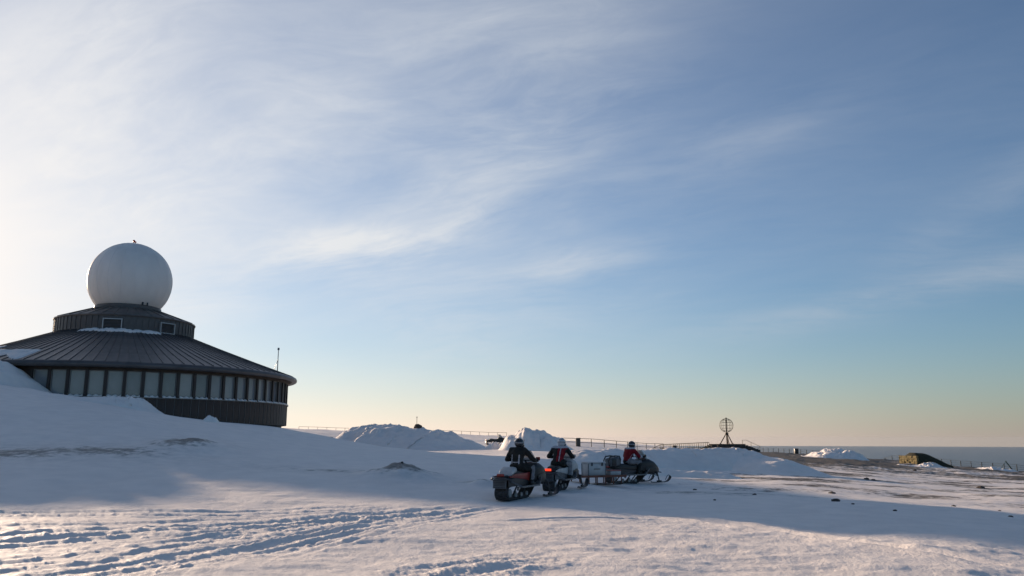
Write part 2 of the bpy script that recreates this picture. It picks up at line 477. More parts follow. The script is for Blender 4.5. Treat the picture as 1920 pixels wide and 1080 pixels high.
for bx, by, bz in ((0, 6, 0), (-5, 5, .1), (5, 5, -.12), (0, 3, 0)):
    _cp = np.vstack([_cp, [bx, by, bz]])


def _pol(x, y):
    b = np.arctan2(x, y); r = np.hypot(x, y)
    return np.clip(b, -.85, .85) * 2.3, np.log(np.clip(r, 4.0, 320.0))


_ca, _cb = _pol(_cp[:, 0], _cp[:, 1])
_C = .12
_n = len(_cp)
_A = np.zeros((_n + 3, _n + 3))
_A[:_n, :_n] = np.sqrt((_ca[:, None] - _ca) ** 2 + (_cb[:, None] - _cb) ** 2 + _C * _C) + np.eye(_n) * -.02
_A[:_n, _n] = 1; _A[:_n, _n + 1] = _ca; _A[:_n, _n + 2] = _cb; _A[_n:, :_n] = _A[:_n, _n:].T
_W = np.linalg.solve(_A, np.concatenate([_cp[:, 2], [0, 0, 0]]))


def base_height(x, y):
    a, b = _pol(x, y); z = _W[_n] + _W[_n + 1] * a + _W[_n + 2] * b
    for i in range(_n):
        z = z + _W[i] * np.sqrt((a - _ca[i]) ** 2 + (b - _cb[i]) ** 2 + _C * _C)
    ang = np.abs(np.arctan2(x, y))
    return z * (1 - .75 * sstep(ang, 1.0, 2.2))


EDGE_B = np.radians([-180, -60, -20, 2, 12, 16, 23, 32.5, 45, 90, 180])
EDGE_R = np.array([400, 360, 340, 330, 290, 258, 208, 178, 165, 170, 400])


def flat_pts(lst):
    return [tuple(on_flat(px, py, .03))[:2] for px, py in lst]


TRACKS = [   # centre line, half gauge of the ruts, rut width, depth, roughness, ruts per side
    (flat_pts([(-200, 1012), (150, 1000), (420, 985), (640, 970), (800, 958), (930, 943)]), .42, .20, .034, .016),
    (flat_pts([(-120, 1085), (200, 1050), (430, 1012), (600, 985), (720, 966), (840, 950)]), .36, .15, .020, .008),
    (flat_pts([(-150, 966), (150, 966), (420, 963), (640, 954), (800, 946)]), .36, .14, .022, .010),
    (flat_pts([(700, 1090), (1000, 1045), (1160, 1028)]), .30, .22, .03, .02),
]
PRINTS = [   # snowmobile prints: a wide belt mark between two ski grooves
    flat_pts([(-150, 1062), (160, 1034), (380, 1006), (560, 986), (700, 971), (850, 952)]), flat_pts([(-120, 1102), (220, 1062), (480, 1022), (640, 994), (760, 970), (880, 950)]),
    flat_pts([(-150, 1030), (140, 1012), (400, 992), (600, 976), (780, 958)]), flat_pts([(60, 1090), (330, 1050), (540, 1012), (690, 985), (800, 964)]),
    flat_pts([(-150, 988), (180, 982), (430, 972), (640, 960), (820, 946)]), flat_pts([(945, 944), (860, 958), (760, 978), (620, 1010), (380, 1062)]),
]
RUTS = [     # single grooves
    (flat_pts([(1150, 950), (1300, 968), (1440, 988), (1650, 1020), (1950, 1062)]), .16, .05),  # groove with a berm, added to cast a thin shadow line
    (flat_pts([(880, 975), (1100, 968), (1300, 972)]), .14, .05),
]
HUMPS = [    # low mounds on the slope: position in the picture, depth, half width, half depth, height
    (752, 893, 28.3, 1.25, 1.3, .42), (905, 904, 27, .5, .6, .17), (350, 838, 33.5, 1.6, 2.4, .30), (200, 1002, 15, 3.2, .9, .05),
]
DIRT = [     # patches of gravel that show through: picture position, depth, half width, half depth, strength
    (350, 832, 34, 1.15, 2.1, .62), (180, 852, 30.5, 2.6, 1.5, .50), (20, 850, 29.5, 2.6, 1.5, .50), (740, 893, 28.3, 1.2, .9, .62), (790, 884, 29.3, .8, .9, .45),
    (905, 902, 27.3, .7, .6, .62), (640, 880, 29.5, 2.2, .7, .36), (1290, 925, 29, 1.6, .9, .42), (1385, 926, 28.5, 1.2, .7, .38), (800, 830, 93, 6, 4, .30),
]


def ground(x, y, attrs=False):
    x = np.asarray(x, float); y = np.asarray(y, float); r = np.hypot(x, y); b = np.arctan2(x, y)
    h = base_height(x, y)
    near = 1 - sstep(r, 35, 70)
    # wind-packed surface
    h = h + .10 * fbm(x / 11.0, y / 9.0, 3, 5) * sstep(r, 14, 40) + .034 * fbm(x / 3.1 + .3, y / 3.6, 3, 9) + .014 * fbm(x / 1.1, y / 1.0, 3, 21) * near
    h = h + .012 * fbm(x / 1.3 + y * .15, y / .30, 3, 37) * (1 - sstep(r, 20, 34)) * sstep(fbm(x / 5, y / 3, 2, 39), -.25, .35)
    h = h + .0065 * fbm(x / .24, y / .24, 3, 33) * (1 - sstep(r, 18, 30))
    patch = sstep(fbm(x / 2.4, y / 2.4, 3, 61), .05, .45) * (1 - sstep(r, 24, 34)) * (.25 + .75 * (1 - sstep(y, 12, 19)))
    w, wv = worley(x / .34 + .6 * pnoise(x, y, 3), y / .34, 7)
    h = h + patch * (.022 * (wv - .4) * (1 - sstep(w, .1, .55)))
    h = h + .032 * np.maximum(fbm(x / 2.2 + y / 6.0, y / .9, 4, 91), 0) * (1 - sstep(y, 13, 19))
    rough = patch * .5
    for pts, gauge, wd, dep, rgh in TRACKS:
        m = (np.abs(x) < 25) & (y > 4) & (y < 30)
        if np.any(m):
            xm, ym = x[m], y[m]
            d, sd, al, L = poly_dist(xm, ym, pts)
            d = d + .10 * pnoise(xm / 1.1, ym / 1.1, 71) * (d > 0)
            end = sstep(al, 0, 1.0) * (1 - sstep(al, L - 3.0, L - .1))
            hh = 0.0
            e = np.abs(d - gauge)
            cut = np.exp(-(e / wd) ** 2)
            side = np.exp(-((e - 1.7 * wd) / (.75 * wd)) ** 2) * (.55 + .9 * np.maximum(0, fbm(xm / .33, ym / .33, 3, 77) + .25))
            hh = -dep * cut + .75 * dep * side
            churn = np.exp(-(d / (gauge + 2.2 * wd)) ** 4)
            wq, wvq = worley(xm / .13, ym / .13, 13)
            sgn = d * np.where(sd == 0, 1, sd)
            hh = hh + churn * rgh * (1.1 * fbm(al / .75, sgn / .13, 4, 45 + int(gauge * 100)) + .8 * fbm(xm / .12, ym / .12, 3, 46) + .9 * (wvq - .5) * (1 - sstep(wq, .15, .6)) * (pnoise(xm / .8, ym / .8, 99) > .1))
            h = h.copy(); h[m] = h[m] + hh * end
    for k, pts in enumerate(PRINTS):
        m = (np.abs(x) < 22) & (y > 8) & (y < 27)
        if np.any(m):
            xm, ym = x[m], y[m]; d, sd, al, L = poly_dist(xm, ym, pts)
            d = np.abs(d * np.where(sd == 0, 1, sd) + .07 * pnoise(al / 2.2, al * 0 + k, 171))
            wear = .55 + .6 * np.clip(fbm(al / 1.8 + k, d * 0 + .3, 2, 173) + .35, 0, 1)
            end = sstep(al, 0, 1.2) * (1 - sstep(al, L - 3.0, L - .1)) * wear
            crumb = np.maximum(0, fbm(xm / .13, ym / .13, 3, 175 + k)) + .4 * np.maximum(0, fbm(al / .5, d / .08, 2, 177 + k))
            hh = -.030 * (1 - sstep(d, .16, .22)) + .022 * np.exp(-((d - .27) / .055) ** 2) * (.5 + 1.6 * crumb) - .026 * np.exp(-((d - .46) / .045) ** 2) + .018 * np.exp(-((d - .56) / .05) ** 2) * (.4 + 1.8 * crumb)
            hh = hh + .012 * (1 - sstep(d, .14, .2)) * fbm(al / .11, d / .25, 2, 179)
            h = h.copy(); h[m] = h[m] + .78 * hh * end
    for pts, wd, dep in RUTS:
        d, sd, al, L = poly_dist(x, y, pts)
        end = sstep(al, 0, 2.0) * (1 - sstep(al, L - 1.5, L - .1))
        h = h + end * (-dep * np.exp(-(d / wd) ** 2) + .8 * dep * np.exp(-((d - 1.8 * wd) / wd) ** 2))
    for px, py, Y, hw, hd, hh in HUMPS:
        p = at(px, py, Y); q = ((x - p.x) / hw) ** 2 + ((y - p.y) / hd) ** 2
        h = h + hh * np.exp(-q * 1.2) * (1 + .3 * fbm(x / .8, y / .8, 3, 88))
    # broken ground of the far plain and the drop to the sea
    far = sstep(r, 55, 95) * sstep(b, R(14.5), R(19.5))
    h = h + far * (.16 * fbm(x / 4.0, y / 4.0, 5, 101) + .05 * np.maximum(0, fbm(x / .9, y / .9, 2, 55)))
    h = h + sstep(r, 80, 140) * .14 * fbm(x / 7, y / 7, 4, 131)
    re = np.interp(b, EDGE_B, EDGE_R) + 5 * pnoise(b * 30, b * 0 + .5, 3)
    over = np.maximum(r - re, 0)
    h = np.maximum(h - 1.6 * over, -330.0)
    if not attrs:
        return h
    dirt = np.zeros_like(h); ice = np.zeros_like(h)
    for px, py, Y, hw, hd, s in DIRT:
        p = at(px, py, Y); q = ((x - p.x) / hw) ** 2 + ((y - p.y) / hd) ** 2
        dirt = np.maximum(dirt, s * np.exp(-q ** 1.3)); ice = np.maximum(ice, .7 * np.exp(-q * .5))
    streak = fbm(x / 16 + 3, y / 5.0, 4, 201)
    dirt = np.maximum(dirt, far * np.clip(.64 + .5 * streak, 0, 1.0))
    lane = np.exp(-(((np.degrees(b) - 20) / 9.0) ** 2)) * sstep(r, 75, 110) * (1 - sstep(r, 210, 260))
    dirt = np.maximum(dirt, lane * np.clip(1.0 + .45 * streak, 0, 1.2))
    rim = sstep(r - re, -26, -8) * sstep(b, R(9), R(15))
    dirt = np.maximum(dirt, rim * .75)
    speck = sstep(r, 22, 40) * sstep(b, R(8), R(16)) * (1 - sstep(r, 90, 120))
    dirt = np.maximum(dirt, speck * np.clip(.28 + .65 * fbm(x / 6.0 + 9, y / 2.2, 5, 303), 0, .6))
    dirt = np.where(over > .5, 1.0, dirt)
    return h, dirt, ice


def gz(x, y):
    return float(ground(np.array([x]), np.array([y]))[0])


def onground(px, py, Y):
    """a place on the ground under that spot of the photograph at depth Y"""
    p = at(px, py, Y)
    return Vector((p.x, p.y, gz(p.x, p.y)))


def sheet(name, V, quads, mat, attrs=None, parent=None):
    me = bpy.data.meshes.new(name); nv, nf = len(V), len(quads)
    me.vertices.add(nv); me.vertices.foreach_set('co', np.ascontiguousarray(V, dtype=np.float32).ravel())
    me.loops.add(nf * 4); me.loops.foreach_set('vertex_index', np.ascontiguousarray(quads, dtype=np.int32).ravel())
    me.polygons.add(nf); me.polygons.foreach_set('loop_start', np.arange(0, nf * 4, 4, dtype=np.int32))
    me.polygons.foreach_set('use_smooth', np.ones(nf, dtype=bool))
    me.update(calc_edges=True); me.validate()
    for k, a in (attrs or {}).items():
        t = me.attributes.new(k, 'FLOAT', 'POINT'); t.data.foreach_set('value', a.astype(np.float32))
    me.materials.append(mat)
    return link(name, me, parent)


def grid_quads(nr, nc, wrap=False):
    i = np.arange(nr - 1)[:, None]; j = np.arange(nc if wrap else nc - 1)[None, :]; k = (j + 1) % nc
    return np.stack([i * nc + j + 0 * k, i * nc + k, (i + 1) * nc + k, (i + 1) * nc + j + 0 * k], -1).reshape(-1, 4)


def make_ground():
    dense = np.radians(np.linspace(-44, 40, 960)); rest = np.radians(np.linspace(40, 316, 118))[1:-1]
    ang = np.concatenate([dense, rest])
    rad = np.concatenate([np.linspace(.02, 6.6, 16), np.exp(np.arange(math.log(7.0), math.log(60), .0062)), np.exp(np.arange(math.log(60), math.log(470), .014))])
    A, Q = np.meshgrid(ang, rad); x = (Q * np.sin(A)).ravel(); y = (Q * np.cos(A)).ravel()
    h, d, ic = ground(x, y, True)
    V = np.stack([x, y, h], 1)
    quads = grid_quads(len(rad), len(ang), True)[:, ::-1]
    o = sheet('snow_ground', V, quads, MAT['snow'], {'dirt': d, 'ice': ic})
    return tag(o, 'wind-packed snow field rising to the round hall on the left', None, None, 'structure')


make_ground()

# sea far below the cliff
mb = MB(); ns = 180; rr = [160, 1200, 4000, 12000, 33000]
mb.lathe([(r_, 0) for r_ in rr], ns)
sea_m = bpy.data.materials.new('sea'); sea_m.use_nodes = True
_nt = sea_m.node_tree; _b = _nt.nodes['Principled BSDF']; _b.inputs['Base Color'].default_value = (.03, .05, .062, 1); _b.inputs['Roughness'].default_value = .35; _b.inputs['Specular IOR Level'].default_value = .5
_g = _nt.nodes.new('ShaderNodeNewGeometry'); _ns = _nt.nodes.new('ShaderNodeTexNoise'); _ns.inputs['Scale'].default_value = .02; _ns.inputs['Detail'].default_value = 6
_nt.links.new(_g.outputs['Position'], _ns.inputs['Vector']); _bp = _nt.nodes.new('ShaderNodeBump'); _bp.inputs['Strength'].default_value = .8; _bp.inputs['Distance'].default_value = 6
_nt.links.new(_ns.outputs[0], _bp.inputs['Height']); _nt.links.new(_bp.outputs[0], _b.inputs['Normal'])
sea = mb.build('sea', sea_m); sea.location = (0, 0, -306)
tag(sea, 'grey blue sea far below the cliff edge', None, None, 'structure')


# ------------------------------------------------------------------ ploughed snow heaps
def heap(label, crest, group=None, name='snow_heap', nu=150, nv=46, lump=.35, seed=0, foot=None, soft=1.0, ends=.12):
    """crest: list of (px, py of the crest line, depth, half width); lumpy bank whose foot sinks into the ground"""
    pts = [at(px, py, Y) for px, py, Y, w in crest]; W = [c[3] for c in crest]
    n = len(pts); tt = np.linspace(0, n - 1, nu); k = np.clip(tt.astype(int), 0, n - 2); f = tt - k
    f2 = f * f * (3 - 2 * f)
    P = np.array([tuple(p) for p in pts]); c = P[k] * (1 - f)[:, None] + P[k + 1] * f[:, None]
    zc = P[k, 2] * (1 - f2) + P[k + 1, 2] * f2
    w = np.array(W)[k] * (1 - f2) + np.array(W)[k + 1] * f2
    T = np.gradient(c[:, :2], axis=0); T /= np.linalg.norm(T, axis=1)[:, None] + 1e-9; Nn = np.stack([-T[:, 1], T[:, 0]], 1)
    s = np.linspace(-1, 1, nv)
    x = c[:, 0][:, None] + Nn[:, 0][:, None] * s * w[:, None]; y = c[:, 1][:, None] + Nn[:, 1][:, None] * s * w[:, None]
    u = np.linspace(0, 1, nu)[:, None]; endw = sstep(u, 0, ends) * (1 - sstep(u, 1 - ends, 1))
    g = ground(x.ravel(), y.ravel()).reshape(x.shape)
    gc = ground(c[:, 0], c[:, 1])
    hc = np.maximum(zc - gc, .05)[:, None]
    prof = np.clip(1 - np.abs(s) ** (1.7 / soft), 0, 1)[None, :]
    sc_ = np.maximum(hc.max(), .4)
    n1 = fbm(x / (1.7 * sc_), y / (1.7 * sc_), 4, 400 + seed)
    wd, wv = worley(x / (.55 * sc_) + .3 * n1, y / (.55 * sc_), 410 + seed)
    wd2, wv2 = worley(x / (.24 * sc_), y / (.24 * sc_), 420 + seed)
    mod = 1 + lump * (.8 * n1 + 1.0 * (wv - .45) * (1 - sstep(wd, .2, .75)) + .45 * (wv2 - .4) * (1 - sstep(wd2, .2, .7)))
    z = g - .12 + (hc * prof * endw * mod + .12 * sstep(prof * endw, 0, .25))
    z = np.where((prof * endw) < .01, g - .35, z)
    V = np.stack([x.ravel(), y.ravel(), z.ravel()], 1)
    o = bpy.data.objects.new(name, None)
    org = Vector((float(c[nu // 2, 0]), float(c[nu // 2, 1]), float(gc[nu // 2])))
    ob = sheet(name, V - np.array(tuple(org)), grid_quads(nu, nv), MAT['snow_heap']); ob.location = org
    bpy.data.objects.remove(o)
    return tag(ob, label, 'snow bank', group)


heap('long low snow bank on the skyline right of the round hall', [(622, 818, 96, 3.5), (660, 806, 96, 5.5), (705, 797, 96, 7), (770, 802, 95, 7), (825, 811, 93, 6.5), (878, 834, 90, 5)], seed=1, lump=.26, nu=220)
heap('tall lumpy snow heap behind the two left riders', [(930, 838, 84, 2.4), (958, 816, 84, 3.4), (985, 807, 84, 4.2), (1012, 810, 84, 4.2), (1036, 820, 83, 3.6), (1072, 842, 82, 2.6)], seed=2, lump=.34, nu=170, nv=60)
heap('wide shaded snow bank below the globe monument', [(1048, 848, 47, 2.4), (1110, 843, 48.5, 2.9), (1200, 845, 50, 3.1), (1290, 842, 51, 3.1), (1385, 841, 51, 3.0), (1445, 858, 49, 2.8), (1550, 890, 44.5, 2.2)], seed=3, lump=.14, nu=260, nv=60)
heap('low lit snow lip in front of the globe monument bank', [(1056, 864, 42, .8), (1072, 864, 42, 1.0), (1180, 874, 42, 1.1), (1320, 884, 41, 1.0), (1400, 891, 40, .8)], seed=4, lump=.12, nu=160, nv=30, soft=1.3)
heap('bright sunlit snow heap beside the far right fence', [(1504, 858, 140, 3), (1535, 848, 140, 4.5), (1560, 843, 140, 5), (1590, 846, 138, 4.5), (1632, 860, 136, 3)], seed=5, lump=.45, nu=140)
heap('small lumpy snow drift at the foot of the stone mound', [(1678, 878, 112, 2), (1710, 873, 111, 3), (1745, 868, 110, 3.2), (1790, 882, 108, 2)], seed=6, lump=.45, nu=110)
heap('pale snow drift by the green end post of the fence', [(1832, 884, 128, 2), (1856, 876, 128, 3.2), (1890, 880, 127, 3), (1925, 888, 126, 2)], seed=7, lump=.3, nu=110)
heap('steep snow drift piled against the hall at the left edge, extended unseen to shade the slope', [(-800, 610, 46, 6), (-460, 632, 50, 6), (-215, 645, 52, 5.5), (-110, 650, 53.5, 5), (-45, 654, 54, 4.6), (-8, 674, 54, 4.2), (16, 697, 53.5, 3.6), (45, 724, 53, 2.6)], seed=8, lump=.18, nu=220, nv=50)  # crest raised and extended past the left frame edge to shade the slope
heap('snow ridge ploughed along the hall windows', [(30, 722, 50, 2.2), (100, 738, 50.5, 2.6), (160, 745, 51, 2.2), (215, 744, 52, 2.0), (250, 746, 52.5, 2.0), (310, 772, 52.5, 1.6)], seed=9, lump=.25, nu=150)
heap('small rounded snow lump on the slope edge below the hall', [(383, 786, 50, .5), (392, 780, 50, .7), (402, 783, 50, .5), (410, 789, 50, .4)], seed=10, lump=.5, nu=40, nv=24)
heap('bright little snow drift left of the lumpy heap', [(908, 838, 88, 1.5), (924, 830, 88, 2.2), (940, 836, 88, 1.6)], seed=11, lump=.4, nu=60, nv=30)


# ------------------------------------------------------------------ the round hall with its radome
HB = R(25.92)                                  # bearing of the hall, left of the view axis
HD = 77.8
HX, HY = -HD * math.sin(HB), HD * math.cos(HB)
hall = thing('round_hall', 'round dark hall with a window band, conical roof and white radome', 'building', (HX, HY, 0), HB)


def ring_parts(name, me, n, phis, parent=hall, jitter=0.0):
    out = []
    rnd = random.Random(5)
    for p in phis:
        o = link(name, me, parent, rz=p + rnd.uniform(-jitter, jitter)); out.append(o)
    return out


def arc_slab(prof_in, prof_out, a0, a1, n=3):
    """a curved slab between two (r, z) edges lists, from angle a0 to a1"""
    m = MB(); rings = []
    for i in range(n + 1):
        a = a0 + (a1 - a0) * i / n
        rings.append([(r * math.sin(a), -r * math.cos(a), z) for r, z in prof_out + prof_in[::-1]])
    m.loft(rings)
    return m


# core behind the cladding
MB().lathe([(13.6, 1.0), (13.6, 4.55), (13.35, 4.6), (13.35, 6.5), (13.6, 6.55), (13.7, 6.95), (0.0, 6.95)], 144).build('core_wall', MAT['mullion'], hall, True)
MB().lathe([(0.0, 2.72), (13.7, 2.72), (13.92, 2.78), (13.92, 2.95)], 144).build('floor_rim', MAT['mullion'], hall, 30)
# cladding boards below the windows
n_cl = 144
ca = 2 * math.pi / n_cl
m = arc_slab([(13.75, 2.76), (13.75, 4.52)], [(14.0, 2.76), (14.0, 4.52)], -ca / 2 + .0022, ca / 2 - .0022, 2)
clad_me = m.mesh('cladding_board', MAT['clad'])
m = MB(); m.box((0, -13.97, 3.64), (.035, .11, 1.72)); seam_me = m.mesh('cover_strip', MAT['clad_edge'])
for i in range(n_cl):
    p = ca * (i + .5)
    pp = (p + math.pi) % (2 * math.pi) - math.pi
    if abs(pp) < R(118):
        b_ = link('cladding_board', clad_me, hall, rz=p)
        if abs(pp) < R(90): link('cover_strip', seam_me, b_, rz=ca / 2)
# sill with a line of snow on it
MB().lathe([(13.7, 4.52), (14.12, 4.52), (14.12, 4.57), (13.7, 4.61)], 144).build('window_sill', MAT['frame'], hall, 30)
# header between windows and eaves
MB().lathe([(13.5, 6.44), (13.98, 6.44), (14.0, 6.95), (13.5, 6.95)], 144).build('window_header', MAT['soffit'], hall, 30)
# windows: 72 to the circle
n_w = 72
wa = 2 * math.pi / n_w
half = wa / 2 - .0082
def window_meshes():
    m = MB(); r = 13.84
    for a in (-half, half):
        m.add(*[[(rr_ * math.sin(a + da), -rr_ * math.cos(a + da), z) for z in (4.62, 6.43) for rr_ in (r - .12, r + .03) for da in (-.0028, .0028)],
                [(0, 1, 3, 2), (4, 6, 7, 5), (0, 4, 5, 1), (2, 3, 7, 6), (0, 2, 6, 4), (1, 5, 7, 3)]])
    for z in (4.65, 6.405):
        m.box((0, -(r - .045), z), (2 * r * math.sin(half) - .1, .13, .055))
    fr = m.mesh('window', MAT['frame'])
    m = MB(); m.box((0, -(r - .08), 5.53), (2 * r * math.sin(half) - .06, .02, 1.72)); pn = [m.mesh('pane', MAT['glass%d' % k]) for k in range(4)]
    m = MB(); m.box((0, -13.86, 5.525), (.20, .30, 1.83)); mu_ = m.mesh('mullion', MAT['mullion'])
    m = MB()
    rg = []
    for i in range(9):
        a = -half * .93 + 2 * half * .93 * i / 8
        hh = .05 + .035 * math.sin(i * 1.7)
        rg.append([(q * math.sin(a), -q * math.cos(a), z) for q, z in ((13.84, 4.606), (14.11, 4.575), (14.1, 4.575 + hh * .8), (13.9, 4.61 + hh * 1.7), (13.84, 4.61 + hh * 1.6))])
    m.loft(rg); sn = m.mesh('sill_snow', MAT['snow_heap'], True)
    return fr, pn, mu_, sn
w_fr, w_pn, w_mu, w_sn = window_meshes()
rnd = random.Random(3)
for i in range(-5, 23):
    p = wa * (i + .5) + R(.8)
    w_ = link('window', w_fr, hall, rz=p)
    link('pane', w_pn[rnd.choice((0, 0, 1, 1, 2, 3))], w_, rz=rnd.uniform(-.0008, .0008))
    link('mullion', w_mu, hall, rz=p + wa / 2)
    link('sill_snow', w_sn, hall, rz=p)
link('mullion', w_mu, hall, rz=wa * -5 + R(.8))
# plain wall left of the windows
for i in range(-18, -5):
    p = wa * (i + .5) + R(.8)
    if i == -18: blank = arc_slab([(13.6, 4.6), (13.6, 6.45)], [(13.9, 4.6), (13.9, 6.45)], -wa / 2 + .002, wa / 2 - .002, 2).mesh('wall_panel', MAT['clad'])
    link('wall_panel', blank, hall, rz=p)
# eaves: soffit and rolled edge
MB().lathe([(13.9, 6.93), (14.45, 6.62), (14.62, 6.60), (14.74, 6.68), (14.78, 6.82), (14.70, 6.98), (14.5, 7.06)], 180).build('eave_edge', MAT['roof'], hall, True)
MB().lathe([(13.6, 6.94), (14.5, 6.63)], 144).build('soffit', MAT['soffit'], hall, True)
# standing-seam roof panels
n_rp = 120
ra = 2 * math.pi / n_rp
RZ0, RZ1, RR0, RR1 = 7.05, 10.42, 14.52, 5.5
def roof_panel():
    m = MB(); rings = []
    a = ra / 2 - .0004
    for t in (0, .35, .7, 1):
        r_ = RR0 + (RR1 - RR0) * t; z = RZ0 + (RZ1 - RZ0) * t + .22 * t * (1 - t) * -1.0
        rings.append([(r_ * math.sin(q), -r_ * math.cos(q), z + dz) for q, dz in ((-a, 0), (a, 0), (a, -.06), (-a, -.06))])
    m.loft(rings)
    rings = []
    for t in (0, .35, .7, 1):
        r_ = RR0 + (RR1 - RR0) * t; z = RZ0 + (RZ1 - RZ0) * t - .22 * t * (1 - t)
        c = Vector((r_ * math.sin(a), -r_ * math.cos(a), z)); tg = Vector((math.cos(a), math.sin(a), 0))
        rings.append([c + tg * -.028, c + tg * .004, c + tg * .004 + Vector((0, 0, .05)), c + tg * -.028 + Vector((0, 0, .05))])
    m.loft(rings)
    return m.mesh('roof_panel', MAT['roof'])
rp = roof_panel()
for i in range(n_rp):
    link('roof_panel', rp, hall, rz=ra * i)
# drum with vertical sheets
n_d = 72
da = 2 * math.pi / n_d
MB().lathe([(5.45, 10.2), (5.45, 11.62), (5.3, 11.66)], 72).build('drum_core', MAT['mullion'], hall, True)
dr = arc_slab([(5.4, 10.25), (5.4, 11.56)], [(5.56, 10.25), (5.56, 11.56)], -da / 2 + .004, da / 2 - .004, 1)
dr.box((.5 * 5.56 * da, -5.56 * math.cos(da / 2) - .01, 10.9), (.05, .07, 1.3))
dr = dr.mesh('drum_sheet', MAT['roof2'])
for i in range(n_d):
    link('drum_sheet', dr, hall, rz=da * i)
MB().lathe([(5.3, 11.52), (5.66, 11.54), (5.68, 11.62), (5.62, 11.67), (4.6, 12.05), (2.9, 12.66), (2.62, 12.70)], 96).build('drum_roof', MAT['roof2'], hall, 40)
m = MB()
for i in range(36):
    a = 2 * math.pi * i / 36
    m.path([(r_ * math.sin(a), -r_ * math.cos(a), z + .02) for r_, z in ((5.6, 11.68), (4.6, 12.05), (2.95, 12.65))], .03, 4)
m.build('drum_roof_seams', MAT['roof2'], hall)
MB().lathe([(2.62, 12.5), (2.72, 12.6), (2.72, 12.98), (2.6, 13.04), (2.4, 13.04)], 72).build('radome_collar', MAT['roof2'], hall, 30)
# louvred openings in the drum
def drum_louvre(px, py, wpx, hpx):
    x, y, z = pix_dir(px, py); b = math.atan2(x, y)
    dlt = b + HB
    # the spot of the drum front under that bearing
    phi = 0.0
    for _ in range(30):
        phi = math.asin(max(-1, min(1, math.tan(dlt) * (HD - 5.6 * math.cos(phi)) / 5.6)))
    dist = HD - 5.6 * math.cos(phi)
    zc = CAMZ + z / math.hypot(x, y) * dist
    w = wpx / F * dist * .98 / max(.3, math.cos(phi)); h = hpx / F * dist * .92
    o = bpy.data.objects.new('louvre_window', None)
    m = MB()
    for sx in (-1, 1): m.box((sx * w / 2, -5.66, zc), (.075, .22, h + .075))
    for sz in (-1, 1): m.box((0, -5.66, zc + sz * h / 2), (w - .075, .22, .075))
    fr = m.build('louvre_window', MAT['steel'], hall); fr.rotation_euler = (0, 0, phi)
    for k in range(7):
        zz = zc - h / 2 + .09 + (h - .18) * k / 6
        MB().box((0, -5.63, zz), (w - .08, .14, .02), Matrix.Rotation(R(35), 3, 'X')).build('louvre_blade', MAT['louvre'], fr)
    bpy.data.objects.remove(o)
drum_louvre(211, 608, 29, 20)
drum_louvre(312.5, 616, 23, 19)
# radome
rm = MB(); rm.lathe([(3.47 * math.sin(R(t)), 15.36 - 3.47 * math.cos(R(t))) for t in list(np.linspace(44, 180, 70))], 96)
radome = rm.build('radome', MAT['radome'], hall, True)
m = MB()
for i in range(20):
    a = 2 * math.pi * (i + .3) / 20
    m.path([((3.472) * math.sin(R(t)) * math.sin(a), -(3.472) * math.sin(R(t)) * math.cos(a), 15.36 - 3.472 * math.cos(R(t))) for t in np.linspace(46, 176, 40)], .012, 4)
m.build('panel_joints', MAT['radome'], radome)
m = MB(); m.tube((0, 0, 18.8), (0, 0, 19.05), .04, .04, 8); m.tube((.14, 0, 18.8), (.14, 0, 18.96), .03, n=6); m.box((0, 0, 18.84), (.35, .2, .04))
m.build('lamp_bracket', MAT['dark_metal'], radome)
m = MB(); m.lathe([(0, 18.98), (.10, 19.0), (.11, 19.12), (.07, 19.2), (0, 19.22)], 12); m.ball((.14, 0, 19.02), .075, 8, 6)
m.build('warning_lamp', MAT['red_lamp'], radome, True)
for k, (ang_, s_) in enumerate(((R(24), .16), (R(33), .12))):
    m = MB(); m.box((2.72 * math.sin(ang_), -2.72 * math.cos(ang_), 13.12), (s_, .16, .26), None, 0, .02); m.build('hatch_box', MAT['black'], hall)
# roof antenna
m = MB(); ax_, ay_ = 13.2 * math.sin(R(70)), -13.2 * math.cos(R(70)); m.tube((ax_, ay_, 7.3), (ax_, ay_, 9.5), .045, .03, 8); m.tube((ax_, ay_, 9.42), (ax_, ay_, 9.62), .1, .08, 8)
m.tube((ax_ - .35, ay_, 7.45), (ax_, ay_, 8.6), .02, .02, 6); m.tube((ax_, ay_, 7.2), (ax_, ay_, 7.5), .14, .06, 8)
m.build('antenna_mast', MAT['louvre'], hall, 40)
# thin pillar and ground works under the overhang
for k in range(-3, 7):
    a = R(15 * k); m = MB(); m.tube((12.4 * math.sin(a), -12.4 * math.cos(a), .5), (12.4 * math.sin(a), -12.4 * math.cos(a), 2.8), .22, .22, 10); m.build('support_pillar', MAT['concrete'], hall, 40)


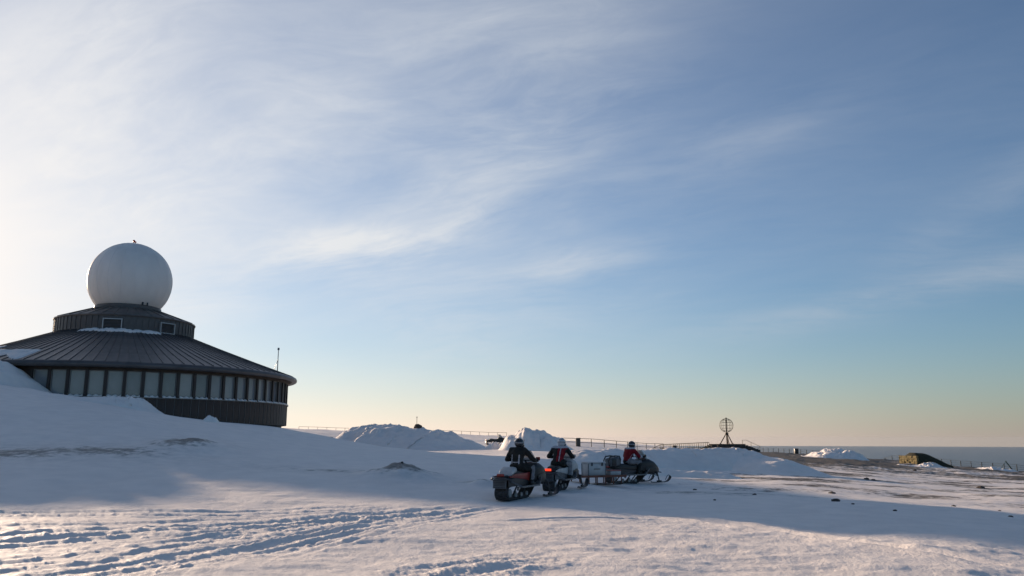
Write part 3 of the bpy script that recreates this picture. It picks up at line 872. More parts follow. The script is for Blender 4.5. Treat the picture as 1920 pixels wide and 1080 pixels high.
def roof_snow(label, phi0, phi1, t0, t1, th, seed):
    nu, nv = 60, 18; V = []
    ph = np.linspace(phi0, phi1, nu)[:, None]; tq = np.linspace(0, 1, nv)[None, :]
    lo = t0 + .35 * (t1 - t0) * (pnoise(ph * 9, ph * 0 + seed, seed) + .5); hi = t1 + 0 * ph
    t = lo + (hi - lo) * tq
    u = np.linspace(0, 1, nu)[:, None]
    env = np.sin(np.pi * np.clip(u, 0, 1)) ** .5 * np.sin(np.pi * np.clip(tq, 0, 1)) ** .5
    env = env * np.clip(.55 + .9 * fbm(ph * 14 + seed, t * 16, 3, seed), 0, 1.4)
    r = RR0 + (RR1 - RR0) * t; z = RZ0 + (RZ1 - RZ0) * t - .22 * t * (1 - t) - .03 + th * env + .10 * (env > .02)
    x = r * np.sin(ph); y = -r * np.cos(ph)
    c, s = math.cos(HB), math.sin(HB)
    X = HX + x * c - y * s; Y = HY + x * s + y * c
    org = np.array([X.mean(), Y.mean(), z.min()])
    o = sheet('roof_snow', np.stack([X.ravel(), Y.ravel(), z.ravel()], 1) - org, grid_quads(nu, nv), MAT['snow_heap']); o.location = tuple(org)
    return tag(o, label, 'snow patch')


roof_snow('thin snow patch lying on the roof at the foot of the drum', R(-34), R(26), .90, .985, .12, 3)
roof_snow('snow patch on the lower left roof of the hall', R(-64), R(-27), .02, .30, .12, 6)
roof_snow('narrow snow strip high on the left roof edge', R(-86), R(-50), .30, .46, .07, 8)


# ------------------------------------------------------------------ fences, monument, far things
def fence(label, path, posth, nposts, rails, mat='fence', postr=.045, railr=.022, name='fence', extra=None, post_label=None):
    """path: world points of the foot line; posts are separate parts, rails run between them"""
    P = [Vector(p) for p in path]; L = [0.0]
    for a, b in zip(P[:-1], P[1:]): L.append(L[-1] + (b - a).length)
    org = P[0].copy(); org.z = gz(org.x, org.y)
    root = thing(name, label, 'fence', org)
    feet = []
    for i in range(nposts):
        s = L[-1] * i / (nposts - 1); k = min(max(j for j in range(len(L)) if L[j] <= s + 1e-6), len(P) - 2); t = (s - L[k]) / (L[k + 1] - L[k])
        q = P[k].lerp(P[k + 1], t); q.z = gz(q.x, q.y); feet.append(q)
    zs = [q.z for q in feet]
    top = [sum(zs[max(0, i - 2):i + 3]) / len(zs[max(0, i - 2):i + 3]) + posth for i in range(nposts)]
    rnd = random.Random(len(label))
    for q, tz in zip(feet, top):
        m = MB(); ln = Vector((rnd.uniform(-.025, .025), rnd.uniform(-.025, .025), 0))
        m.tube(q - org - Vector((0, 0, .3)), Vector((q.x, q.y, tz)) - org + ln, postr, postr * .9, 8); m.tube(Vector((q.x, q.y, tz)) - org + ln, Vector((q.x, q.y, tz + .03)) - org + ln, postr * 1.15, postr * .9, 8)
        m.build('post', MAT[mat], root)
    for f in rails:
        m = MB(); m.path([Vector((q.x, q.y, q.z + (tz - q.z) * f)) - org for q, tz in zip(feet, top)], railr, 6); m.build('rail', MAT[mat], root)
    return root


fence('long steel rail fence on the skyline behind the two right riders', [at(1052, 832, 112), at(1110, 836, 118), at(1170, 840, 126), at(1244, 844, 140)], 1.15, 10, (.99, .5), postr=.06, railr=.04)
fence('far rail fence along the cliff behind the parked snowmobile', [at(560, 812, 215), at(700, 812, 225), at(842, 816, 225), at(950, 820, 225)], .95, 24, (.98,), 'fence_dark', .05, .045)
fence('post and wire fence along the cliff edge at the far right', [at(1395, 849, 236), at(1500, 852, 212), at(1600, 857, 194), at(1700, 864, 176), at(1800, 873, 163), at(1895, 882, 153), at(1990, 890, 147)], 1.15, 42, (.98, .62, .28), 'fence_dark', .075, .028)
# slatted timber railing left of the monument
a0, a1 = at(1238, 846, 168), at(1330, 845, 178)
a0.z = gz(a0.x, a0.y); a1.z = gz(a1.x, a1.y)
rail = thing('slat_railing', 'pale timber railing with upright slats left of the globe monument', 'railing', a0)
tz0, tz1 = at(1238, 833.5, 168).z - a0.z, at(1330, 829, 178).z - a0.z
dv = a1 - a0
for i in range(27):
    t = i / 26; q = dv * t; zt = tz0 + (tz1 - tz0) * t; big = i % 5 == 0
    MB().box((q.x, q.y, (zt + q.z - .3) / 2), (.13 if big else .085, .13 if big else .05, zt - q.z + .3)).build('post' if big else 'slat', MAT['timber'], rail)
for f in (.97, .12):
    m = MB(); m.path([(0, -.06, tz0 * f), (dv.x * .5, dv.y * .5 - .06, (tz0 + tz1) / 2 * f), (dv.x, dv.y - .06, tz1 * f)], .07, 6); m.build('rail', MAT['timber'], rail)
m = MB(); q0 = at(1222, 842, 160) - a0; m.tube(q0, Vector((0, 0, tz0 * .95)), .06, .06, 6); m.build('stay', MAT['timber'], rail)

# stone pillar and bins along the fences
def bin_box(name, label, cat, px, py, Y, w, h, mat):
    p = onground(px, py, Y); o = thing(name, label, cat, p)
    m = MB(); m.box((0, 0, h / 2 - .15), (w, w * .9, h + .3), None, 0, .04); m.build('body', MAT[mat], o, 30)
    m = MB(); m.box((0, 0, h + .05), (w * 1.12, w, .1), None, 0, .03); m.build('lid', MAT['dark_metal'], o, 30)
    return o
bin_box('stone_pillar', 'brown block pillar standing at the skyline rail fence', 'pillar', 1084, 834, 113, .62, 1.05, 'concrete')
bin_box('litter_bin', 'dark square litter bin on the cliff edge right of the monument', 'litter bin', 1493, 851, 205, .95, 1.25, 'black')
bin_box('litter_bin', 'small brown litter bin in front of the slatted timber railing', 'litter bin', 1265, 845, 160, .75, .85, 'concrete')

# globe monument
GY = 200.0
gp = at(1364, 840, GY); base_z = at(1364, 833, GY).z
g0 = gz(gp.x, gp.y)
plinth = thing('monument_plinth', 'dark stepped stone platform under the globe monument', 'platform', (gp.x, gp.y, g0), R(-15))
tz = base_z - g0
def oct_ring(r, z, n=8, sx=1.0): return [(sx * r * math.cos(2 * math.pi * (i + .5) / n), r * math.sin(2 * math.pi * (i + .5) / n), z) for i in range(n)]
MB().loft([oct_ring(4.6, -.6, 8), oct_ring(4.6, tz - .02, 8)]).build('platform_block', MAT['concrete'], plinth)
MB().loft([oct_ring(4.75, tz - .02, 8), oct_ring(4.75, tz + .06, 8)]).build('platform_top', MAT['rock'], plinth)
for k in range(6):
    zt = tz - (k + 1) * tz / 6.5
    MB().box((4.6 + .55 * k, -.2, zt / 2 - .3), (.56, 3.6, zt + .6)).build('step', MAT['concrete'], plinth)
    MB().box((-4.6 - .5 * k, 0, zt / 2 - .3), (.51, 3.0, zt + .6)).build('step', MAT['concrete'], plinth)
for i in range(5):
    MB().box((-3 + 1.5 * i, -4.28, tz / 2 - .3), (1.3, .16, tz + .55)).build('stone_block', MAT['rock'], plinth)
for sy in (-1.9, 1.6):
    m = MB(); m.path([(3.6, sy, tz + 1.0), (4.5, sy, tz + 1.0), (7.6, sy, .95)], .035, 6)
    for x_, z0, z1 in ((3.6, tz, tz + 1.0), (5.6, tz * .55, tz * .72 + .95), (7.6, -.2, .95)): m.tube((x_, sy, z0), (x_, sy, z1), .03, .03, 6)
    m.build('handrail', MAT['fence'], plinth)
globe = thing('globe_monument', 'open iron globe on a tripod standing on the dark platform', 'monument', (gp.x, gp.y, base_z + .06), R(20))
hub_z = at(1364, 813.5, GY).z - base_z - .06
gr = 12.2 / F * GY / CT * 1.0
gc_z = at(1363, 797.5, GY).z - base_z - .06
m = MB(); m.tube((0, 0, 0), (0, 0, hub_z), .19, .17, 10); m.build('centre_post', MAT['iron'], globe, 40)
for k in range(3):
    a = 2 * math.pi * k / 3 + R(8)
    m = MB(); m.tube((1.75 * math.cos(a), 1.75 * math.sin(a), 0), (.2 * math.cos(a), .2 * math.sin(a), hub_z), .13, .11, 8); m.box((1.75 * math.cos(a), 1.75 * math.sin(a), .06), (.4, .4, .12)); m.build('leg', MAT['iron'], globe, 40)
m = MB(); m.lathe([(0, hub_z - .35), (.36, hub_z - .3), (.42, hub_z), (.34, hub_z + .25), (.12, hub_z + .35), (0, hub_z + .36)], 14); m.build('hub', MAT['iron'], globe, 40)
m = MB(); m.tube((0, 0, hub_z), (0, 0, gc_z + gr + .05), .12, .12, 8); m.ball((0, 0, gc_z + gr + .1), .17, 8, 6); m.build('axis', MAT['iron'], globe, 40)
for k in range(5):
    a = math.pi * k / 5 + .2
    m = MB(); m.path([(gr * math.cos(t) * math.cos(a), gr * math.cos(t) * math.sin(a), gc_z + gr * math.sin(t)) for t in np.linspace(0, 2 * math.pi, 49)[:-1]], .042, 6, 0, True); m.build('meridian_ring', MAT['ring'], globe, True)
for lat in (-50, -25, 0, 25, 50):
    r_ = gr * math.cos(R(lat)); z = gc_z + gr * math.sin(R(lat))
    m = MB(); m.path([(r_ * math.cos(t), r_ * math.sin(t), z) for t in np.linspace(0, 2 * math.pi, 41)[:-1]], .028, 6, 0, True); m.build('parallel_ring', MAT['ring'], globe, True)

# stone-faced turf mound
bx = onground(1733, 880, 122)
mound = thing('stone_mound', 'low turf covered mound with a yellow stone face', 'stone mound', bx, R(22))
L_, Hm = 5.4, at(1733, 851, 122).z - bx.z + .1
sx = np.linspace(0, 1, 40)
prof_z = Hm * np.where(sx < .2, .96 + .06 * np.sin(sx / .2 * math.pi), np.cos(np.clip((sx - .2) / .8, 0, 1) * math.pi / 2) ** 1.15)
prof_z = prof_z * (.72 + .28 * sstep(sx, 0, .10))
prof_x = -2.8 + L_ * sx * 1.25
m = MB(); rings = []
for x_, z_ in zip(prof_x, prof_z):
    rings.append([(x_, -1.9, -.7), (x_, -1.7, z_ * .45), (x_, -1.35, z_ * .82), (x_, -.7, z_ * 1.02), (x_, .5, z_ * 1.03), (x_, 1.3, z_ * .8), (x_, 2.1, -.6)])
m.loft(rings); m.build('turf_body', MAT['turf'], mound, 50)
rnd = random.Random(11)
def rough_block(w, d, h, rnd, mt='stone'):
    m = MB(); m.box((0, 0, 0), (w, d, h), None, 0, min(w, h) * .16)
    m.v = [(x + rnd.uniform(-.03, .03), y + rnd.uniform(-.03, .03), z + rnd.uniform(-.03, .03)) for x, y, z in m.v]
    return m.mesh('stone', MAT[mt])
blocks = [rough_block(.5, .34, .28, rnd) for _ in range(8)]; dark_blocks = [rough_block(.62, .3, .3, rnd, 'rock') for _ in range(5)]
row = 0; zrow = -.1
while zrow < Hm + .1:
    # left end of the face
    if zrow < Hm * .70:
        for yy in (-1.3, -.85, -.4, .05, .5, .95, 1.4):
            o = link('stone', rnd.choice(blocks), mound, loc=(-2.85 + rnd.uniform(-.05, .05), yy, zrow + .1)); o.rotation_euler = (rnd.uniform(-.1, .1), rnd.uniform(-.1, .1), R(90) + rnd.uniform(-.1, .1))
    zrow += .265; row += 1

# green end brace of the fence at the right edge
p = onground(1897, 886, 150)
gb = thing('fence_brace', 'leaning green end post with a wire stay at the right edge', 'post', p)
m = MB(); m.tube((.5, 0, -.3), (-.9, 0, 1.75), .11, .10, 8); m.build('post', MAT['green'], gb, 40)
m = MB(); m.tube((-.85, 0, 1.65), (-2.4, 0, -.1), .03, .03, 6); m.build('stay', MAT['green'], gb, 40)


# rocks
def rock_mesh(seed, n=2):
    bm = bmesh.new(); bmesh.ops.create_icosphere(bm, subdivisions=n, radius=.5)
    rnd = random.Random(seed); off = Vector((rnd.uniform(0, 50), rnd.uniform(0, 50), 0))
    for v in bm.verts:
        k = float(fbm(np.array([v.co.x * 2.3 + off.x + v.co.z]), np.array([v.co.y * 2.3 + off.y - v.co.z]), 3, seed)[0])
        v.co *= 1 + .45 * k
        v.co.z *= .7
    me = bpy.data.meshes.new('rock'); bm.to_mesh(me); bm.free(); me.materials.append(MAT['rock']); return me
rocks = [rock_mesh(s) for s in range(5)]
def rock(label, px, py, Y, size, k=0, group=None, name='rock', zoff=None):
    p = at(px, py, Y); z = gz(p.x, p.y) if zoff is None else zoff
    o = link(name, rocks[k % 5], None, (p.x, p.y, z + size[2] * .10)); o.scale = size; o.rotation_euler = (0, 0, k * 1.3)
    return tag(o, label, 'rock', group)
rock('rounded dark rock on the skyline left of the long snow bank', 617, 811, 92, (1.5, 1.0, 1.2), 0)
rock('flat dark rock beside the rounded one on the skyline', 600, 812, 92, (1.3, .9, .6), 1)
pz = at(783, 801, 95)
cairn = link('cairn_rock', rocks[2], None, (pz.x, pz.y, at(783, 804, 95).z + .1)); cairn.scale = (1.0, .9, 1.15); tag(cairn, 'brown boulder on the crest of the long snow bank', 'rock')
mk = MB(); mk.tube((0, 0, 0), (0, 0, 1.25), .035, .025, 6); mk.box((0, 0, 1.2), (.10, .05, .14)); mk_o = mk.build('marker_stick', MAT['fence_dark']); mk_o.location = (pz.x - .1, pz.y, pz.z - .05); tag(mk_o, 'thin marker stick standing up from the brown boulder', 'marker')
rock('dark stone lump on the sunlit strip right of the third snowmobile', 1566, 940, 25.5, (.30, .24, .20), 3)
rock('small dark stone behind the stone lump on the right snow', 1560, 924, 30, (.24, .18, .12), 4)
for i, (px, py, Y, s, lb) in enumerate([
        (1303, 918, 31, .16, 'dark stone nearest to the tip of the right ski'), (1340, 936, 24.5, .11, 'tiny stone in the shadow band below the right ski tip'),
        (1415, 922, 28, .13, 'small stone alone between the ski tip and the stone lump'), (1678, 962, 21.5, .12, 'small stone at the upper edge of the wide shadow band'),
        (1788, 948, 25.5, .12, 'small stone on the lit snow above the shadow band'), (1895, 967, 21.5, .14, 'dark stone beside the right picture edge in the shadow band'),
        (1625, 900, 46, .34, 'larger stone of a touching pair behind the long bank tail'), (1638, 901, 45, .26, 'smaller stone of a touching pair behind the long bank tail'),
        (1715, 884, 75, .42, 'stone lying just below the drift of the stone mound'), (1838, 908, 45, .36, 'single stone far right on the gravelly plain'),
        (1600, 951, 23.5, .11, 'tiny stone just right of the stone lump'), (1874, 955, 24, .09, 'tiny pale stone near the right picture edge')]):
    rock(lb, px, py, Y, (s, s * .8, s * .7), i, 'loose stones on the right snow')
rock('single tiny stone on top of the gravelly hump', 754, 880, 28.4, (.10, .09, .10), 2, None, 'rock')


# ------------------------------------------------------------------ snowmobiles, riders, sled
def rrect(hw, z0, z1, y, k=.55, n=3, x0=0.0):
    """rounded cross section in the x-z plane"""
    cz, hz = (z0 + z1) / 2, (z1 - z0) / 2; r = min(hw, hz) * k; pts = []
    for sx, sz, a0 in ((1, -1, -90), (1, 1, 0), (-1, 1, 90), (-1, -1, 180)):
        for i in range(n + 1):
            a = R(a0 + 90 * i / n); pts.append((x0 + sx * (hw - r) + r * math.cos(a), y, cz + sz * (hz - r) + r * math.sin(a)))
    return pts


def track_loop():
    pts = []
    def arc(cy, cz, r, a0, a1, n):
        for i in range(n + 1):
            a = R(a0 + (a1 - a0) * i / n); pts.append((cy + r * math.cos(a), cz + r * math.sin(a)))
    arc(-1.12, .19, .17, 270, 90, 10)
    for i in range(1, 10): pts.append((-1.12 + 1.62 * i / 10, .36 + .20 * i / 10))
    arc(.50, .42, .14, 90, -35, 6)
    for i in range(1, 4): pts.append((.615 - .40 * i / 4, .34 - .30 * i / 4))
    arc(.10, .10, .08, -40, -90, 3)
    for i in range(1, 12): pts.append((.10 - 1.22 * i / 12, .02))
    return pts


def build_track(parent):
    pts = track_loop(); n = len(pts); m = MB(); hw = .20
    nor = []
    for i in range(n):
        a, b = pts[i - 1], pts[(i + 1) % n]; d = Vector((b[0] - a[0], b[1] - a[1])).normalized(); nor.append(Vector((-d.y, d.x)))
    if sum((Vector(p) - Vector((-.3, .25))).dot(q) for p, q in zip(pts, nor)) < 0: nor = [-q for q in nor]
    rings = []
    for p, q in zip(pts, nor):
        o = Vector(p) + q * .012; i_ = Vector(p) - q * .018
        rings.append([(-hw, o.x, o.y), (hw, o.x, o.y), (hw, i_.x, i_.y), (-hw, i_.x, i_.y)])
    rings.append(rings[0]); m.loft(rings, caps=False)
    belt = m.build('track', MAT['rubber'], parent)
    # lugs at an even pitch
    acc = 0.0; m = MB(); per = sum((Vector(pts[(i + 1) % n]) - Vector(pts[i])).length for i in range(n)); pitch = per / 46; nxt = 0.0
    for i in range(n):
        a, b = Vector(pts[i]), Vector(pts[(i + 1) % n]); l = (b - a).length
        while nxt < acc + l:
            t = (nxt - acc) / l; p = a.lerp(b, t); q = nor[i].lerp(nor[(i + 1) % n], t).normalized(); c = p + q * .026; ang = math.atan2(q.y, q.x) - math.pi / 2
            rot = Matrix.Rotation(ang, 3, 'X')
            for xo in (-.125, 0, .125): m.box((xo, c.x, c.y), (.105, .028, .036), rot)
            nxt += pitch
        acc += l
    tag(m.build('lugs', MAT['rubber'], belt), kind='stuff')
    return belt


def ski_mesh():
    m = MB(); rings = []
    prof = [(.62, .035), (.70, .012), (1.0, .006), (1.35, .010), (1.52, .035), (1.66, .11), (1.73, .20), (1.735, .245)]
    for i, (y, z) in enumerate(prof):
        w = .075 if i not in (0, 7) else .05
        rings.append([(-w, y, z), (w, y, z), (w * .8, y - (.012 if z > .05 else 0), z + .022), (0, y - (.02 if z > .05 else 0), z + .038), (-w * .8, y - (.012 if z > .05 else 0), z + .022)])
    m.loft(rings)
    m.path([(0, 1.735, .25), (0, 1.66, .30), (0, 1.56, .26), (0, 1.44, .10)], .013, 6)
    m.box((0, 1.08, .06), (.07, .24, .07), None, 0, .015)
    return m


def snowmobile(label, loc, heading, c_hood, c_seat, c_trim, brake=False, rear_shell=None, c_tunnel='dark_metal', screen=True, group=None, scale=1.0):
    t = thing('snowmobile', label, 'snowmobile', loc, -heading, group); t.scale = (scale,) * 3
    tr = build_track(t)
    for y, z, r in ((-1.12, .19, .13), (-.72, .115, .075), (-.35, .115, .075), (.02, .125, .075), (-.55, .27, .06)):
        for sx in (-1, 1):
            m = MB(); m.tube((sx * .165, y, z), (sx * .203, y, z), r * .85, r * .85, 16); m.build('bogie_wheel', MAT['wheel'], tr, 40)
    m = MB()
    for sx in (-1, 1): m.box((sx * .14, -.45, .075), (.03, 1.5, .05)); m.tube((sx * .14, -.2, .09), (sx * .14, .18, .42), .022, .022, 8)
    m.build('slide_rail', MAT['dark_metal'], tr)
    # tunnel
    m = MB(); rings = []
    for y, zt in ((-1.30, .545), (-1.0, .575), (0, .60), (.35, .60)):
        rings.append([(-.245, y, .36), (-.245, y, zt), (-.22, y, zt + .02), (.22, y, zt + .02), (.245, y, zt), (.245, y, .36), (.225, y, .36), (.225, y, zt - .02), (-.225, y, zt - .02), (-.225, y, .36)])
    m.loft(rings); m.build('tunnel', MAT[c_tunnel], t)
    for sx in (-1, 1):
        m = MB(); m.box((sx * .345, -.22, .335), (.20, 1.25, .022)); m.box((sx * .445, -.22, .345), (.022, 1.25, .05)); m.tube((sx * .44, .36, .35), (sx * .40, .62, .56), .02, .02, 8); m.box((sx * .345, .46, .44), (.20, .03, .22), Matrix.Rotation(R(-35), 3, 'X'))
        m.tube((sx * .44, -.84, .35), (sx * .25, -1.18, .50), .02, .02, 8)
        m.build('running_board', MAT['grey_metal'], t)
    m = MB(); m.box((0, -1.37, .44), (.40, .02, .24), Matrix.Rotation(R(-10), 3, 'X')); m.build('snow_flap', MAT['flap'], t)
    m = MB(); m.path([(-.26, -1.05, .50), (-.27, -1.36, .56), (-.20, -1.44, .60), (.20, -1.44, .60), (.27, -1.36, .56), (.26, -1.05, .50)], .019, 8); m.build('rear_bumper', MAT['dark_metal'], t, 40)
    m = MB()
    for x in (-.2, -.07, .07, .2): m.tube((x, -1.30, .64), (x, -.95, .65), .012, .012, 6)
    for y in (-1.30, -1.12, -.95): m.tube((-.25, y, .64), (.25, y, .64), .013, .013, 6)
    for x, y in ((-.2, -1.28), (.2, -1.28), (-.2, -.97), (.2, -.97)): m.tube((x, y, .58), (x, y, .64), .012, .012, 6)
    m.build('rear_rack', MAT['black'], t)
    m = MB(); m.box((0, -1.325, .675), (.21, .05, .07), None, 0, .012); m.build('tail_light', MAT['brake'] if brake else MAT['red_paint'], t, 30)
    # seat
    m = MB(); m.loft([rrect(.10, .60, .66, -.93), rrect(.17, .60, .76, -.86), rrect(.185, .60, .79, -.6), rrect(.18, .60, .74, -.25), rrect(.165, .60, .74, .05), rrect(.15, .62, .80, .25), rrect(.10, .64, .82, .33)]); m.build('seat', MAT[c_seat], t, 50)
    if rear_shell:
        m = MB(); m.loft([rrect(.19, .63, .72, -1.02, .8), rrect(.215, .64, .83, -.94, .8), rrect(.215, .70, .885, -.80, .8), rrect(.19, .70, .87, -.66, .8), rrect(.13, .72, .81, -.58, .8)]); m.build('passenger_seat', MAT[rear_shell], t, 60)
    for sx in (-1, 1):
        m = MB(); m.loft([rrect(.012, .61, .64, -1.22, .6, 2, sx * .235), rrect(.02, .58, .70, -.8, .6, 2, sx * .23), rrect(.022, .52, .70, -.2, .6, 2, sx * .235), rrect(.022, .44, .74, .3, .6, 2, sx * .26)]); m.build('side_panel', MAT[c_trim], t, 50)
    # cowl
    m = MB(); m.loft([rrect(.20, .46, .84, .22, .5, 4), rrect(.33, .37, .95, .42, .5, 4), rrect(.385, .34, .96, .70, .5, 4), rrect(.37, .33, .86, .98, .55, 4), rrect(.30, .34, .70, 1.22, .6, 4), rrect(.20, .38, .58, 1.38, .7, 4), rrect(.10, .42, .52, 1.44, .8, 4)])
    hood = m.build('cowl', MAT[c_hood], t, 55)
    for sx in (-1, 1):
        m = MB(); m.loft([rrect(.012, .46, .60, .45, .5, 2, sx * .365), rrect(.012, .40, .66, .75, .5, 2, sx * .388), rrect(.012, .40, .58, 1.05, .5, 2, sx * .36)]); m.build('side_vent', MAT['black'], hood, 40)
        m = MB(); m.ball((sx * .15, 1.27, .62), .08, 12, 8, 0, (1.2, .6, .6)); m.build('headlight', MAT['white_plastic'], hood, True)
    m = MB(); m.path([(-.22, 1.30, .42), (-.2, 1.5, .40), (0, 1.54, .42), (.2, 1.5, .40), (.22, 1.30, .42)], .018, 8); m.build('front_bumper', MAT['black'], t, 40)
    if screen:
        g = []
        for i in range(7):
            tq = i / 6; z = .90 + .42 * tq; row = []
            hw = .30 * (1 - .35 * tq * tq)
            for k in range(13):
                s = -1 + 2 * k / 12; row.append((s * hw, .92 - .34 * tq - .26 * s * s, z - .05 * s * s * (1 - tq)))
            g.append(row)
        m = MB(); m.loft([r_ + [(x, y - .012, z) for x, y, z in r_[::-1]] for r_ in g]); m.build('windscreen', MAT['screen'], t, 50)
    for sx in (-1, 1):
        m = MB(); m.path([(sx * .40, .36, 1.03), (sx * .44, .40, 1.06), (sx * .42, .42, 1.10)], .012, 6); m.box((sx * .38, .41, 1.085), (.15, .02, .10), Matrix.Rotation(R(-sx * 14), 3, 'Z'), 0, .008); m.build('hand_guard', MAT[c_trim], t, 40)
    m = MB(); m.loft([rrect(.035, .955, .965, .45, .5, 2), rrect(.06, .966, .976, .70, .5, 2), rrect(.05, .866, .876, .98, .5, 2), rrect(.03, .706, .716, 1.22, .5, 2)]); m.build('cowl_stripe', MAT['red_paint' if c_hood == 'black' else 'black'], hood, 50)
    m = MB()
    for k in range(5): m.box((0, -1.395, .35 + .045 * k), (.34, .012, .014), Matrix.Rotation(R(-10), 3, 'X'))
    tag(m.build('flap_ribs', MAT['black'], t), kind='stuff')
    m = MB(); m.tube((0, .52, .88), (0, .36, 1.02), .03, .025, 8); m.path([(-.43, .30, 1.03), (-.2, .36, 1.04), (.2, .36, 1.04), (.43, .30, 1.03)], .016, 8)
    hb = m.build('handlebar', MAT['black'], t, 40)
    for sx in (-1, 1):
        m = MB(); m.tube((sx * .30, .335, 1.036), (sx * .44, .298, 1.03), .022, .022, 8); m.build('grip', MAT['rubber'], hb, 40)
    skm = ski_mesh()
    sk = skm.mesh('ski', MAT['black'], 40)
    for sx in (-1, 1):
        s_ = link('ski', sk, t, (sx * .48, 0, 0))
        m = MB(); m.tube((0, 1.08, .07), (-sx * .05, 1.02, .44), .025, .025, 8); m.build('spindle', MAT['dark_metal'], s_, 40)
        m = MB(); m.tube((sx * .44, 1.04, .28), (sx * .18, .82, .40), .018, .018, 6); m.tube((sx * .44, 1.04, .28), (sx * .18, 1.18, .40), .018, .018, 6); m.tube((sx * .43, 1.03, .42), (sx * .2, 1.0, .5), .016, .016, 6); m.tube((sx * .42, 1.06, .30), (sx * .27, 1.0, .66), .035, .03, 8)
        m.build('suspension_arm', MAT['dark_metal'], t, 40)
    return t


def tapered(m, p0, p1, r0, r1, e=1.0, n=14):
    """capsule with an elliptic section, wider across by e"""
    p0, p1 = Vector(p0), Vector(p1); d = p1 - p0; L = d.length; q = d.normalized(); x = Vector((1, 0, 0)); x = (x - q * x.dot(q))
    x = x.normalized() if x.length > .1 else Vector((0, 1, 0)); y = q.cross(x); rings = []
    for k in range(5):
        a = R(-90 + 90 * k / 4); rings.append((p0 + q * r0 * math.sin(a) * .9, max(.004, r0 * math.cos(a))))
    for k in range(1, 5):
        t = k / 5; rings.append((p0 + d * t, r0 + (r1 - r0) * t))
    for k in range(5):
        a = R(90 * k / 4); rings.append((p1 + q * r1 * math.sin(a) * .9, max(.004, r1 * math.cos(a))))
    m.loft([[c + x * e * r * math.cos(2 * math.pi * i / n) + y * r * math.sin(2 * math.pi * i / n) for i in range(n)] for c, r in rings])


